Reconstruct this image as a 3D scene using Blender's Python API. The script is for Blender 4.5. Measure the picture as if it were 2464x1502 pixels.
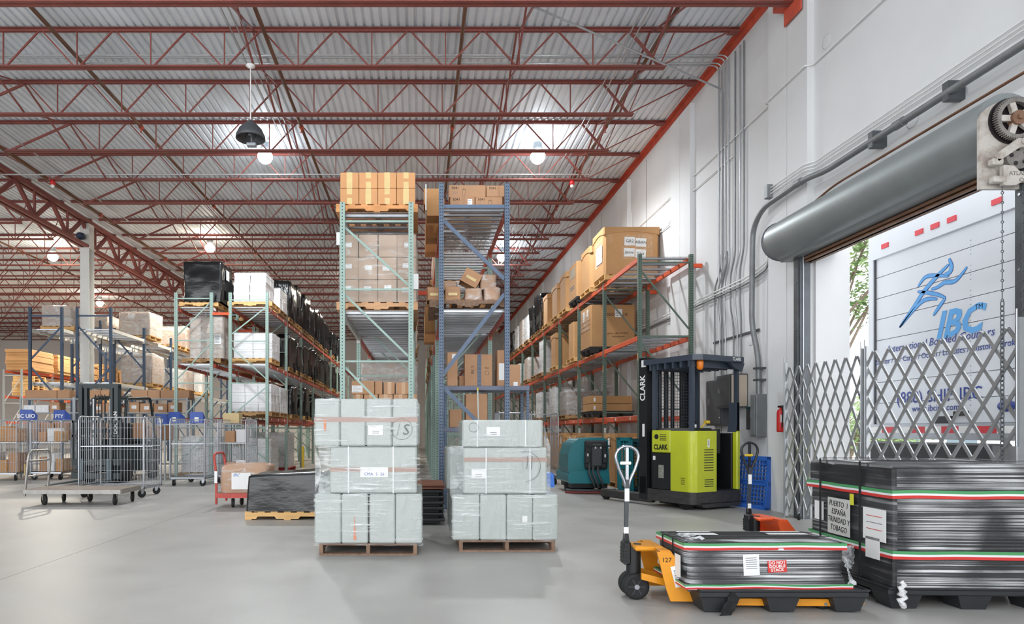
import bpy, math, random
from mathutils import Vector, Matrix, Euler
R = random.Random(7)
PI = math.pi
scene = bpy.context.scene
COL = scene.collection
for o in list(bpy.data.objects): bpy.data.objects.remove(o)

# ---------------------------------------------------------------- camera
F, CX, CY, EYE = 1540.0, 1010.0, 1037.0, 1.30      # focal length and principal point in pixels of the 2464x1502 frame
cam_d = bpy.data.cameras.new('camera')
cam_d.sensor_fit = 'HORIZONTAL'; cam_d.sensor_width = 36.0
cam_d.lens = 36.0 * F / 2464.0
cam_d.shift_x = (1232 - CX) / 2464.0
cam_d.shift_y = (CY - 751) / 2464.0
cam_d.clip_end = 400
cam = bpy.data.objects.new('camera', cam_d); COL.objects.link(cam)
cam.location = (0, 0, EYE); cam.rotation_euler = (PI / 2, 0, 0)
scene.camera = cam

# ---------------------------------------------------------------- world, exposure
world = bpy.data.worlds.new('sky'); scene.world = world; world.use_nodes = True
bg = world.node_tree.nodes['Background']
bg.inputs['Color'].default_value = (0.955, 0.975, 1.0, 1); bg.inputs['Strength'].default_value = 1.9
vs = scene.view_settings
vs.view_transform = 'Standard'; vs.look = 'None'; vs.gamma = 1.0; vs.use_curve_mapping = False; vs.exposure = 0.92

# ---------------------------------------------------------------- helpers: objects
def link(name, data, parent=None, loc=None, rot=None, scale=None):
    o = bpy.data.objects.new(name, data)
    COL.objects.link(o)
    if parent is not None: o.parent = parent
    if loc is not None: o.location = loc
    if rot is not None: o.rotation_euler = rot
    if scale is not None: o.scale = scale
    return o
def tag(o, label=None, cat=None, group=None, kind=None):
    if label: o['label'] = label
    if cat: o['category'] = cat
    if group: o['group'] = group
    if kind: o['kind'] = kind
    return o
def thing(name, label, cat, loc=(0, 0, 0), rz=0.0, group=None):
    o = link(name, None, None, loc, (0, 0, rz)); o.empty_display_size = 0.1
    return tag(o, label, cat, group)
def kids(o): return [c for c in COL.objects if c.parent == o]
def copy_tree(o, parent=None):
    c = o.copy(); COL.objects.link(c); c.parent = parent
    for ch in o.children: copy_tree(ch, c)
    return c
ORD = ['first', 'second', 'third', 'fourth', 'fifth', 'sixth', 'seventh', 'eighth', 'ninth', 'tenth', 'eleventh', 'twelfth',
       'thirteenth', 'fourteenth', 'fifteenth', 'sixteenth', 'seventeenth', 'eighteenth', 'nineteenth', 'twentieth',
       'twenty-first', 'twenty-second', 'twenty-third', 'twenty-fourth', 'twenty-fifth', 'twenty-sixth', 'twenty-seventh', 'twenty-eighth', 'twenty-ninth', 'thirtieth']

class MB:
    """collects geometry for ONE mesh"""
    def __init__(s): s.v = []; s.f = []; s.m = []; s.s = []
    def add(s, vs, fs, mi=0, smooth=False, M=None):
        b = len(s.v)
        s.v += [tuple(M @ Vector(p)) for p in vs] if M is not None else [tuple(p) for p in vs]
        for f in fs:
            s.f.append(tuple(b + i for i in f)); s.m.append(mi); s.s.append(smooth)
        return s
    def box(s, lo, hi, mi=0, M=None):
        x0, y0, z0 = lo; x1, y1, z1 = hi
        return s.add([(x0,y0,z0),(x1,y0,z0),(x1,y1,z0),(x0,y1,z0),(x0,y0,z1),(x1,y0,z1),(x1,y1,z1),(x0,y1,z1)],
              [(3,2,1,0),(4,5,6,7),(0,1,5,4),(1,2,6,5),(2,3,7,6),(3,0,4,7)], mi, False, M)
    def cb(s, c, d, mi=0, M=None):
        return s.box([c[i]-d[i]/2 for i in range(3)], [c[i]+d[i]/2 for i in range(3)], mi, M)
    def cham(s, lo, hi, b, mi=0, M=None):
        """box with all edges chamfered by b"""
        x0,y0,z0 = lo; x1,y1,z1 = hi
        vs = []; idx = {}
        for i,x in enumerate((x0,x1)):
            for j,y in enumerate((y0,y1)):
                for k,z in enumerate((z0,z1)):
                    sx,sy,sz = (b if i==0 else -b),(b if j==0 else -b),(b if k==0 else -b)
                    idx[i,j,k,0]=len(vs); vs.append((x,y+sy,z+sz))
                    idx[i,j,k,1]=len(vs); vs.append((x+sx,y,z+sz))
                    idx[i,j,k,2]=len(vs); vs.append((x+sx,y+sy,z))
        fs = []
        q = [(0,0),(1,0),(1,1),(0,1)]
        for i in (0,1):
            f0=[idx[i,a,b_,0] for a,b_ in q]; f1=[idx[a,i,b_,1] for a,b_ in q]; f2=[idx[a,b_,i,2] for a,b_ in q]
            fs += [f0 if i else f0[::-1], f1[::-1] if i else f1, f2 if i else f2[::-1]]
        for j in (0,1):
            for k in (0,1):
                e=[(0,j,k,1),(1,j,k,1),(1,j,k,2),(0,j,k,2)]; f=[idx[t] for t in e]; fs.append(f if (j==0)==(k==1) else f[::-1])
                e=[(j,0,k,0),(j,1,k,0),(j,1,k,2),(j,0,k,2)]; f=[idx[t] for t in e]; fs.append(f if (j==1)==(k==1) else f[::-1])
                e=[(j,k,0,0),(j,k,1,0),(j,k,1,1),(j,k,0,1)]; f=[idx[t] for t in e]; fs.append(f if (j==0)==(k==1) else f[::-1])
        for i in (0,1):
            for j in (0,1):
                for k in (0,1):
                    f=[idx[i,j,k,0],idx[i,j,k,1],idx[i,j,k,2]]; fs.append(f if (i+j+k)%2 else f[::-1])
        return s.add(vs, fs, mi, False, M)
    def cyl(s, p0, p1, r0, r1=None, n=10, mi=0, caps=True, smooth=True):
        r1 = r0 if r1 is None else r1
        p0=Vector(p0); p1=Vector(p1); d=(p1-p0).normalized()
        u = d.orthogonal().normalized(); w = d.cross(u)
        vs=[]
        for i in range(n):
            a=2*PI*i/n; e=u*math.cos(a)+w*math.sin(a)
            vs.append(p0+e*r0); vs.append(p1+e*r1)
        s.add(vs, [(2*i,2*((i+1)%n),2*((i+1)%n)+1,2*i+1) for i in range(n)], mi, smooth)
        if caps: s.add(vs, [[2*i for i in range(n)][::-1],[2*i+1 for i in range(n)]], mi, False)
        return s
    def tube(s, pts, r, n=8, mi=0, closed=False):
        pts=[Vector(p) for p in pts]; N=len(pts); vs=[]
        up=None
        for i,p in enumerate(pts):
            a=pts[i-1] if (i>0 or closed) else p; b=pts[(i+1)%N] if (i<N-1 or closed) else p
            d=(b-a)
            d = d.normalized() if d.length>1e-9 else Vector((0,0,1))
            if up is None: up=d.orthogonal().normalized()
            up=(up-d*up.dot(d)); up = up.normalized() if up.length>1e-6 else d.orthogonal().normalized()
            w=d.cross(up); rr = r[i] if isinstance(r,(list,tuple)) else r
            for k in range(n):
                t=2*PI*k/n; vs.append(p+(up*math.cos(t)+w*math.sin(t))*rr)
        fs=[]
        for i in range(N if closed else N-1):
            j=(i+1)%N
            for k in range(n): fs.append((i*n+k,i*n+(k+1)%n,j*n+(k+1)%n,j*n+k))
        s.add(vs,fs,mi,True)
        if not closed: s.add(vs,[[k for k in range(n)][::-1],[(N-1)*n+k for k in range(n)]],mi,False)
        return s
    def prism(s, poly, a, b, axis='y', mi=0, M=None, smooth=False):
        """polygon (2-D list) extruded from a to b along axis; poly is (x,z) for y, (y,z) for x, (x,y) for z"""
        n=len(poly)
        def pt(p,t): return (p[0],t,p[1]) if axis=='y' else ((t,p[0],p[1]) if axis=='x' else (p[0],p[1],t))
        ar=sum(poly[i][0]*poly[(i+1)%n][1]-poly[(i+1)%n][0]*poly[i][1] for i in range(n))
        pl = list(poly) if (ar>0)!=(axis=='y') else list(poly)[::-1]
        if a>b: a,b=b,a
        vs=[pt(p,a) for p in pl]+[pt(p,b) for p in pl]
        s.add(vs,[(i,(i+1)%n,n+(i+1)%n,n+i) for i in range(n)],mi,smooth,M)
        s.add(vs,[list(range(n))[::-1],list(range(n,2*n))],mi,False,M)
        return s
    def lathe(s, prof, c=(0,0,0), n=20, mi=0, axis='z', smooth=True):
        vs=[]; c=Vector(c)
        for r,h in prof:
            for k in range(n):
                t=2*PI*k/n; x,y=r*math.cos(t),r*math.sin(t)
                vs.append(c+(Vector((x,y,h)) if axis=='z' else (Vector((x,h,y)) if axis=='y' else Vector((h,x,y)))))
        fs=[]
        for i in range(len(prof)-1):
            for k in range(n):
                f=(i*n+k,i*n+(k+1)%n,(i+1)*n+(k+1)%n,(i+1)*n+k); fs.append(f if axis!='y' else f[::-1])
        return s.add(vs,fs,mi,smooth)
    def grid(s, fn, nu, nv, mi=0, smooth=True):
        vs=[fn(i/nu,j/nv) for j in range(nv+1) for i in range(nu+1)]
        return s.add(vs,[(j*(nu+1)+i,j*(nu+1)+i+1,(j+1)*(nu+1)+i+1,(j+1)*(nu+1)+i) for j in range(nv) for i in range(nu)],mi,smooth)
    def mesh(s, name, mats):
        me=bpy.data.meshes.new(name); me.from_pydata(s.v,[],s.f)
        if not isinstance(mats,(list,tuple)): mats=[mats]
        for m in mats: me.materials.append(m)
        me.polygons.foreach_set('material_index', s.m); me.polygons.foreach_set('use_smooth', s.s)
        me.update(); return me
    def build(s, name, mats, parent=None, loc=None, rot=None):
        return link(name, s.mesh(name, mats), parent, loc, rot)

_cache = {}
def cached(key, fn):
    if key not in _cache: _cache[key]=fn()
    return _cache[key]
def ubox(mat):      # unit cube, shared by all thin straight pieces of one material
    return cached(('ubox',mat.name), lambda: MB().cb((0,0,0),(1,1,1)).mesh('bar',mat))
def bar(name, parent, mat, lo, hi):
    """axis-aligned piece"""
    return link(name, ubox(mat), parent, [(lo[i]+hi[i])/2 for i in range(3)], None, [max(abs(hi[i]-lo[i]),1e-4) for i in range(3)])
def strut(name, parent, mat, p0, p1, w, t, up=(0,0,1)):
    """piece with rectangular section w x t from p0 to p1 (w measured along 'side' = dir x up)"""
    p0=Vector(p0); p1=Vector(p1); d=p1-p0; L=d.length; d=d/L; up=Vector(up)
    sd=d.cross(up)
    if sd.length<1e-5: sd=d.cross(Vector((0,1,0)))
    sd.normalize(); u2=sd.cross(d)
    m=Matrix((sd,d,u2)).transposed()
    o=link(name, ubox(mat), parent, (p0+p1)/2, m.to_euler(), (w,L,t))
    return o
def rod(name, parent, mat, p0, p1, r, n=8):
    me=cached(('rod',mat.name,n), lambda: MB().cyl((0,0,-.5),(0,0,.5),1,n=n).mesh('rod',mat))
    p0=Vector(p0); p1=Vector(p1); d=p1-p0
    return link(name, me, parent, (p0+p1)/2, d.to_track_quat('Z','Y').to_euler(), (r,r,d.length))
def bent(pts, rad, n=5):
    """polyline with rounded corners"""
    pts=[Vector(p) for p in pts]; out=[pts[0]]
    for i in range(1,len(pts)-1):
        p=pts[i]; a=(pts[i-1]-p); b=(pts[i+1]-p); r=min(rad,a.length*.48,b.length*.48)
        A=p+a.normalized()*r; B=p+b.normalized()*r
        for k in range(n+1):
            t=k/n; out.append(A*(1-t)**2+p*2*t*(1-t)+B*t*t)
    out.append(pts[-1]); return out
def text(name, s, size, mat, parent, loc, rot, ext=0.0008, align='CENTER', shear=0.0, sx=1.0, bold=0.0):
    cu=bpy.data.curves.new('t','FONT'); cu.body=s; cu.size=size; cu.extrude=ext; cu.align_x=align; cu.align_y='CENTER'
    cu.shear=shear; cu.resolution_u=2; cu.offset=bold
    t=bpy.data.objects.new('t',cu); COL.objects.link(t)
    me=bpy.data.meshes.new_from_object(t); bpy.data.objects.remove(t); bpy.data.curves.remove(cu)
    me.materials.clear(); me.materials.append(mat)
    return link(name, me, parent, loc, rot, (sx,1,1))
FRONT=(PI/2,0,0)            # text facing the camera (-Y)
LEFT=(PI/2,0,-PI/2)         # text facing -X

# ---------------------------------------------------------------- helpers: materials
MATS={}
def srgb(h):
    if isinstance(h,str):
        h=h.lstrip('#'); c=[int(h[i:i+2],16)/255 for i in (0,2,4)]
    else: c=list(h)
    return tuple((x/12.92 if x<=.04045 else ((x+.055)/1.055)**2.4) for x in c)+(1,)
def mat(name, col, rough=.5, metal=0.0, var=0.0, vscale=6.0, col2=None, bump=0.0, bscale=30.0, stretch=(1,1,1), rnd=0.0, spec=.5, coat=0.0, alpha=None, em=None, ems=0.0, rvar=0.0, detail=4.0, thr=None):
    m=bpy.data.materials.new(name); m.use_nodes=True; nt=m.node_tree; N=nt.nodes; L=nt.links
    b=N['Principled BSDF']; c=srgb(col)
    b.inputs['Base Color'].default_value=c; b.inputs['Roughness'].default_value=rough; b.inputs['Metallic'].default_value=metal
    b.inputs['Specular IOR Level'].default_value=spec; b.inputs['Coat Weight'].default_value=coat
    if em: b.inputs['Emission Color'].default_value=srgb(em); b.inputs['Emission Strength'].default_value=ems
    mp=None
    def coords():
        nonlocal mp
        if mp is None:
            g=N.new('ShaderNodeNewGeometry'); mp=N.new('ShaderNodeMapping'); mp.inputs['Scale'].default_value=stretch
            L.new(g.outputs['Position'],mp.inputs['Vector'])
        return mp.outputs['Vector']
    out=None
    if var>0 or col2:
        n=N.new('ShaderNodeTexNoise'); n.inputs['Scale'].default_value=vscale; n.inputs['Detail'].default_value=detail; n.inputs['Roughness'].default_value=.6
        L.new(coords(),n.inputs['Vector'])
        r=N.new('ShaderNodeValToRGB')
        lo,hi=(thr if thr else (.3,.7)); r.color_ramp.elements[0].position=lo; r.color_ramp.elements[1].position=hi
        if col2: r.color_ramp.elements[0].color=c; r.color_ramp.elements[1].color=srgb(col2)
        else:
            r.color_ramp.elements[0].color=tuple(x*(1-var) for x in c[:3])+(1,); r.color_ramp.elements[1].color=tuple(min(1,x*(1+var)) for x in c[:3])+(1,)
        L.new(n.outputs['Fac'],r.inputs['Fac']); out=r.outputs['Color']
        if rvar:
            mr=N.new('ShaderNodeMapRange'); mr.inputs['To Min'].default_value=rough-rvar; mr.inputs['To Max'].default_value=rough+rvar
            L.new(n.outputs['Fac'],mr.inputs['Value']); L.new(mr.outputs['Result'],b.inputs['Roughness'])
    if rnd>0:
        oi=N.new('ShaderNodeObjectInfo'); mr=N.new('ShaderNodeMapRange'); mr.inputs['To Min'].default_value=1-rnd; mr.inputs['To Max'].default_value=1+rnd*.6
        L.new(oi.outputs['Random'],mr.inputs['Value'])
        hs=N.new('ShaderNodeHueSaturation'); L.new(mr.outputs['Result'],hs.inputs['Value'])
        if out is not None: L.new(out,hs.inputs['Color'])
        else: hs.inputs['Color'].default_value=c
        out=hs.outputs['Color']
    if out is not None: L.new(out,b.inputs['Base Color'])
    if bump>0:
        n=N.new('ShaderNodeTexNoise'); n.inputs['Scale'].default_value=bscale; n.inputs['Detail'].default_value=3
        L.new(coords(),n.inputs['Vector'])
        bp=N.new('ShaderNodeBump'); bp.inputs['Strength'].default_value=min(1,bump); bp.inputs['Distance'].default_value=.02
        L.new(n.outputs['Fac'],bp.inputs['Height']); L.new(bp.outputs['Normal'],b.inputs['Normal'])
    if alpha is not None: b.inputs['Alpha'].default_value=alpha
    MATS[name]=m; return m
def film_mat(name, tint, base_a, streak_a, stretch, scale, rough=.12, bump=.5, thr=(.5,.7), patch=None):
    """clear stretch film: mostly see-through, with wrinkled pale streaks, painted reflections on black loads"""
    m=bpy.data.materials.new(name); m.use_nodes=True; nt=m.node_tree; N=nt.nodes; L=nt.links
    for n in list(N): N.remove(n)
    out=N.new('ShaderNodeOutputMaterial'); mix=N.new('ShaderNodeMixShader'); tr=N.new('ShaderNodeBsdfTransparent'); p=N.new('ShaderNodeBsdfPrincipled')
    p.inputs['Base Color'].default_value=srgb(tint); p.inputs['Roughness'].default_value=rough; p.inputs['Specular IOR Level'].default_value=.8
    g=N.new('ShaderNodeNewGeometry'); mp=N.new('ShaderNodeMapping'); mp.inputs['Scale'].default_value=stretch; mp.inputs['Rotation'].default_value=(0,.035 if patch else 0,0); L.new(g.outputs['Position'],mp.inputs['Vector'])
    n=N.new('ShaderNodeTexNoise'); n.inputs['Scale'].default_value=scale; n.inputs['Detail'].default_value=4; n.inputs['Distortion'].default_value=.6; L.new(mp.outputs['Vector'],n.inputs['Vector'])
    mr=N.new('ShaderNodeMapRange'); mr.inputs['From Min'].default_value=thr[0]; mr.inputs['From Max'].default_value=thr[1]; mr.inputs['To Min'].default_value=base_a; mr.inputs['To Max'].default_value=streak_a
    L.new(n.outputs['Fac'],mr.inputs['Value'])
    bp=N.new('ShaderNodeBump'); bp.inputs['Strength'].default_value=bump; bp.inputs['Distance'].default_value=.03
    L.new(n.outputs['Fac'],bp.inputs['Height']); L.new(bp.outputs['Normal'],p.inputs['Normal'])
    fac=mr.outputs['Result']
    if patch:      # large areas where the pale streaks fade out
        n2=N.new('ShaderNodeTexNoise'); n2.inputs['Scale'].default_value=patch; n2.inputs['Detail'].default_value=2; L.new(g.outputs['Position'],n2.inputs['Vector'])
        m2=N.new('ShaderNodeMapRange'); m2.inputs['From Min'].default_value=.40; m2.inputs['From Max'].default_value=.58; m2.inputs['To Min'].default_value=.10; m2.inputs['To Max'].default_value=1.0; L.new(n2.outputs['Fac'],m2.inputs['Value'])
        mu=N.new('ShaderNodeMath'); mu.operation='MULTIPLY'; L.new(fac,mu.inputs[0]); L.new(m2.outputs['Result'],mu.inputs[1]); fac=mu.outputs[0]
    L.new(fac,mix.inputs['Fac']); L.new(tr.outputs[0],mix.inputs[1]); L.new(p.outputs[0],mix.inputs[2]); L.new(mix.outputs[0],out.inputs['Surface'])
    MATS[name]=m; return m

M_floor=mat('polished_concrete','#aaa8a4',.42,var=.10,vscale=1.3,bump=.04,bscale=60,rvar=.10,detail=6)
M_joint=mat('joint_filler','#6d6e6c',.8)
M_wall=mat('white_painted_concrete','#d9dadb',.75,var=.035,vscale=1.1,bump=.06,bscale=25,detail=6)
M_wallw=mat('warm_white_wall','#d5d0cc',.8,var=.03,vscale=.8)
M_deck=mat('galvanized_roof_deck','#e0e6ec',.55,metal=.0,var=.14,vscale=1.6,stretch=(1,.35,1),detail=6)
M_red=mat('red_primer_steel','#874a43',.6,var=.14,vscale=3,rnd=.10)
M_redor=mat('orange_red_primer','#c2553f',.6,var=.22,vscale=4)
M_pipeb=mat('rusty_sprinkler_pipe','#6e4c38',.6,metal=.2,var=.3,vscale=5,stretch=(1,.3,1))
M_emt=mat('galvanized_conduit','#b9bcbf',.35,metal=.75,var=.05)
M_emtd=mat('weathered_grey_conduit','#85888a',.5,metal=.4,var=.12)
M_white=mat('white_paint','#e6e6e4',.5,var=.02)
M_colw=mat('white_painted_steel','#dcdcd8',.5,var=.04,vscale=2)
M_galv=mat('galvanized_bar','#b9bcc0',.35,metal=.8,var=.08,vscale=4,rnd=.1)
M_dkgrey=mat('dark_grey_steel','#4b4e51',.5,metal=.3,var=.1)
M_black=mat('black_steel','#16181a',.45,var=.2,vscale=8)
M_blackp=mat('black_plastic','#2a2c2f',.5,var=.12,vscale=5)
M_rubber=mat('black_rubber','#1c1c1d',.75)
M_paper=mat('white_paper','#ebebea',.7)
M_ink=mat('black_ink','#1d1d1f',.8)
M_chrome=mat('chrome','#a9adb3',.2,metal=1)
M_steel=mat('brushed_steel','#a9adb2',.3,metal=.9,var=.06)
# ================================================================ SETTING
XW=5.85; ZT=8.55; ZB=7.85; YBACK=47.0; XLEFT=-32.0
# ---- floor: slabs with recessed joints
fl=tag(MB().box((-34,-6,-.30),(6.15,YBACK+.3,-.03)).build('floor',M_joint),kind='structure')
xs=[-34,-22,-12.9,-3.66,5.85]; ys=[-6,1.6,17.0,32,YBACK+.3]
for i in range(4):
    for j in range(4):
        sx=xs[i+1]-xs[i]; sy=ys[j+1]-ys[j]
        link('slab', MB().box((.003,.003,-.05),(sx-.003,sy-.003,0)).mesh('slab',M_floor), fl, (xs[i],ys[j],0))
# ---- right wall with the dock opening
DY0,DY1,DZ=6.0,9.45,3.95
wr=MB()
wr.box((XW,-6,0),(XW+.3,DY0,8.75)); wr.box((XW,DY1,0),(XW+.3,YBACK+.3,8.75)); wr.box((XW,DY0,DZ),(XW+.3,DY1,8.75))
wr=tag(wr.build('wall_right',M_wall),kind='structure')
for y in [9.5+4.12*i for i in range(0,9)]:
    top=8.45 if y<10 else 8.28
    z0=0 if y>10 else DZ
    for a,b in ((y,y+.52),(y+.535,y+1.06)):
        bar('pilaster',wr,M_wall,(XW-.10,a,0),(XW,b,top))
bar('pilaster',wr,M_wall,(XW-.10,5.0,0),(XW,5.9,8.45))
for y in (12.4,16.5,20.6,24.7): bar('panel_joint',wr,M_joint,(XW-.004,y,0),(XW+.01,y+.02,8.3))
# knock-out plugs cast in the wall
for y,z in ((9.2,6.9),(7.9,7.4),(11.3,2.9),(11.6,6.7),(14.9,5.6),(7.6,5.0)):
    MB().lathe([(.095,0),(.10,-.004),(.09,-.006),(0,-.006)],n=20,axis='x').build('wall_plug',M_wall,wr,(XW,y,z))
tag(MB().box((XLEFT-.3,-6,0),(XLEFT,YBACK+.3,8.75)).build('wall_left',M_wallw),kind='structure')
tag(MB().box((XLEFT,YBACK,0),(XW,YBACK+.3,8.75)).build('wall_back',M_wallw),kind='structure')
# ---- corrugated roof deck
p=.1524; prof=[]; x=XLEFT-.2
while x<XW+.3:
    prof+=[(x,8.565),(x+.088,8.565),(x+.104,8.603),(x+.136,8.603)]; x+=p
d=MB(); n=len(prof)
vs=[(a,-6,b) for a,b in prof]+[(a,YBACK+.3,b) for a,b in prof]
d.add(vs,[(i,n+i,n+i+1,i+1) for i in range(n-1)])
d.box((XLEFT-.3,-6,8.66),(XW+.3,YBACK+.3,8.75))
tag(d.build('ceiling',M_deck),kind='structure')
tag(MB().prism([(XW-.11,8.55),(XW,8.55),(XW,8.40),(XW-.012,8.40),(XW-.012,8.535),(XW-.11,8.535)],-6,YBACK).build('trim_1',M_redor),kind='structure')
# ---- roof joists
def chord_mesh(L,down):
    # a pair of angles back to back, running along X from 0 to L
    w,h,t,g=.062,.05,.008,.012
    s=-1 if down else 1
    m=MB()
    for k in (-1,1):
        a=[(k*g,0),(k*(g+w),0),(k*(g+w),s*t),(k*(g+t),s*t),(k*(g+t),s*h),(k*g,s*h)]
        m.prism(a,0,L,'x')
    return m.mesh('chord',M_red)
JY=[9.82+1.73*k for k in range(-2,22)]
def joist(y,x0,x1,label,long_bottom=False):
    j=thing('roof_joist',label,'roof joist',(0,y,0),group='red open-web roof joists')
    L=x1-x0
    link('top_chord',cached(('tc',round(L,2)),lambda:chord_mesh(L,True)),j,(x0,0,ZT))
    bx0=x0+1.3; bx1=x1-.02 if long_bottom else x1-1.32
    link('bottom_chord',cached(('bc',round(bx1-bx0,2)),lambda:chord_mesh(bx1-bx0,False)),j,(bx0,0,ZB))
    bar('seat_plate',j,M_redor if long_bottom else M_red,(x1-.18,-.07,ZT-.07),(x1,.07,ZT-.055))
    def web(a,b,w=.026,t=.026): strut('web_bar',j,M_red,(a[0],0,a[1]),(b[0],0,b[1]),w,t,(0,1,0))
    tn=x1-1.96; first=True
    web((tn,ZT-.04),(x1-1.42,ZB+.03),.05,.03); web((x1-1.42,ZB+.03),(x1-.2,ZT-.06),.022,.022); web((x1-1.42,ZB+.03),(x1-1.15,ZT-.04),.02,.02)
    while tn-1.33>x0+1.9:
        bn=tn-.665
        web((bn+.05,ZB+.03),(tn-.03,ZT-.04)); web((bn,ZB+.03),(bn,ZT-.04),.02,.02); web((bn-.05,ZB+.03),(bn-.62,ZT-.04))
        tn-=1.33
    web((tn,ZT-.04),(bx0+.1,ZB+.03),.05,.03); web((bx0+.1,ZB+.03),(x0+.2,ZT-.06),.022,.022)
    return j
for k,y in enumerate(JY):
    if k<2: lab=['red roof joist overhead, just above the top of the picture','red roof joist above the top edge, second behind the camera view'][k]
    elif k==2: lab='red roof joist along the very top edge, bolted to a wall bracket'
    else: lab='%s red roof joist counting back from the one along the top edge'%ORD[k-2]
    joist(y,-11.0,5.75,lab,long_bottom=(k==2))
for k,y in enumerate(JY[6:]):
    joist(y,-31.5,-11.24,'%s red roof joist beyond the white column, counting back'%ORD[k])
br=tag(MB().prism([(9.55,7.86),(10.06,7.86),(10.06,7.98),(10.02,7.98),(10.02,7.875),(9.55,7.875)],5.55,5.85,'x').box((5.70,9.58,7.62),(5.72,10.02,7.86)).build('wall_bracket',M_redor),
   'orange-red steel bracket holding the nearest joist to the white wall','bracket')
# cross bridging between joists, one line after another
for bi,bx in enumerate((-8.2,-3.0,1.75,4.15)):
    b=thing('joist_bridging',['red cross bridging between joists, leftmost line, over the tall shelving','red cross bridging between joists, line passing behind the pendant lamp',
        'red cross bridging between joists, line above the two centre racks','red cross bridging between joists, line nearest the right wall'][bi],'bridging',(bx,0,0),group='cross bridging lines')
    for k in range(1,len(JY)-1):
        a,c=JY[k],JY[k+1]
        strut('bridging_bar',b,M_red,(0,a,ZT-.06),(0,c,ZB+.05),.035,.02); strut('bridging_bar',b,M_red,(.04,a,ZB+.05),(.04,c,ZT-.06),.035,.02)
# girder truss over the column
gt=thing('girder_truss','heavy dark red roof truss running back over the white column','truss',(-11.12,0,0))
for dx in (-.09,.09):
    bar('top_chord',gt,M_red,(dx-.05,2,8.20),(dx+.05,YBACK,8.32)); bar('bottom_chord',gt,M_red,(dx-.05,2,7.38),(dx+.05,YBACK,7.48))
y=9.82-.865
while y<YBACK-2:
    strut('web_bar',gt,M_red,(0,y,8.22),(0,y+.865,7.47),.10,.09); strut('web_bar',gt,M_red,(0,y+.865,7.47),(0,y+1.73,8.22),.10,.09)
    strut('web_bar',gt,M_red,(0,y+.865,7.47),(0,y+.865,8.22),.06,.06); y+=1.73
# columns
def column(y,label):
    c=thing('steel_column',label,'column',(-11.12,y,0))
    m=MB(); h,w,t=.17,.15,.02
    m.box((-w,-h,0),(w,-h+t,7.38)); m.box((-w,h-t,0),(w,h,7.38)); m.box((-t/2,-h+t,0),(t/2,h-t,7.38)); m.box((-w,-h,.0),(-w+.002,h,7.38))
    m.build('shaft',M_colw,c)
    bar('cap_plate',c,M_colw,(-.2,-.2,7.36),(.2,.2,7.38)); bar('stub',c,M_colw,(-.15,-.16,7.38),(.15,.16,8.19)); bar('base_plate',c,M_colw,(-.22,-.22,0),(.22,.22,.02))
    return c
cl=column(21.4,'white steel column rising between the tall blue racks')
MB().lathe([(.06,0),(.13,.03),(.16,.12),(.10,.2),(.03,.22)],n=12).build('horn',mat('dark_blue_plastic','#27364d',.5),cl,(-.03,-.36,7.60))
MB().box((-.02,-.36,7.66),(.02,-.17,7.70)).build('horn_arm',M_dkgrey,cl)
# ---- sprinkler pipes
for i,(x,z,r) in enumerate(((-9.93,8.02,.05),(-6.4,8.28,.036),(-2.72,8.28,.036),(.75,8.28,.036),(4.26,8.28,.036),(-15.5,8.28,.036))):
    s=tag(MB().cyl((x,1,z),(x,YBACK,z),r,n=10).build('sprinkler_pipe',M_pipeb),
     ['rusty main sprinkler pipe beside the heavy truss','rusty sprinkler pipe through the joists, left of the pendant lamp','rusty sprinkler pipe through the joists, right of the pendant lamp',
      'rusty sprinkler pipe through the joists above the centre aisle gap','rusty sprinkler pipe through the joists nearest the right wall','rusty sprinkler pipe beyond the white column'][i],'pipe','sprinkler pipes')
    for k,y in enumerate((14.7,19.9,25,30.2)):
        h=MB().cyl((x,y,z-.05),(x,y,z-.12),.012,n=6).lathe([(.03,-.12),(.03,-.125),(0,-.125)],(x,y,z),8).cyl((x,y-.04,z),(x,y+.04,z),r+.018,n=10)
        h.build('sprinkler_head',M_redor,s)
# ---- conduits under the deck
def conduit(pts,r,label,m=M_emt,rad=.15,group='electrical conduits'):
    return tag(MB().tube(bent(pts,rad),r,7).build('conduit',m),label,'conduit',group)
for i in range(4):
    y=12.02+.13*i; xw=XW-.05
    conduit([(-14,y,8.36+.03*(i%2)),(xw,y,8.36+.03*(i%2)),(xw,y,4.6 if i<3 else 4.2)],.014+.002*(i%2),['front','second','third','rearmost'][i]+' of four thin conduits crossing under the deck to the right wall')
conduit([(1.78,9.92,7.87),(XW-.03,12.32,7.87),(XW-.03,12.32,4.4)],.017,'thin straight conduit crossing diagonally below the joists to the right wall')
for i,x in enumerate((-3.22,-3.10,-2.99,3.62,3.74)):
    conduit([(x,3,8.15),(x,12.1+.1*i,8.15),(x,46,8.15)],.011,['thin silver conduit running back by the pendant lamp, leftmost of three','thin silver conduit running back by the pendant lamp, middle of three','thin silver conduit running back by the pendant lamp, rightmost of three',
      'thin silver conduit running back near the right wall, left of a pair','thin silver conduit running back near the right wall, right of a pair'][i])
conduit([(-12,16.62,7.96),(4.4,16.62,7.96)],.02,'silver conduit along the lit joist below the two bright lamps')
conduit([(-9.3,9,8.0),(-9.3,44,8.0)],.016,'silver conduit running back beside the rusty main pipe')
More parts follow.
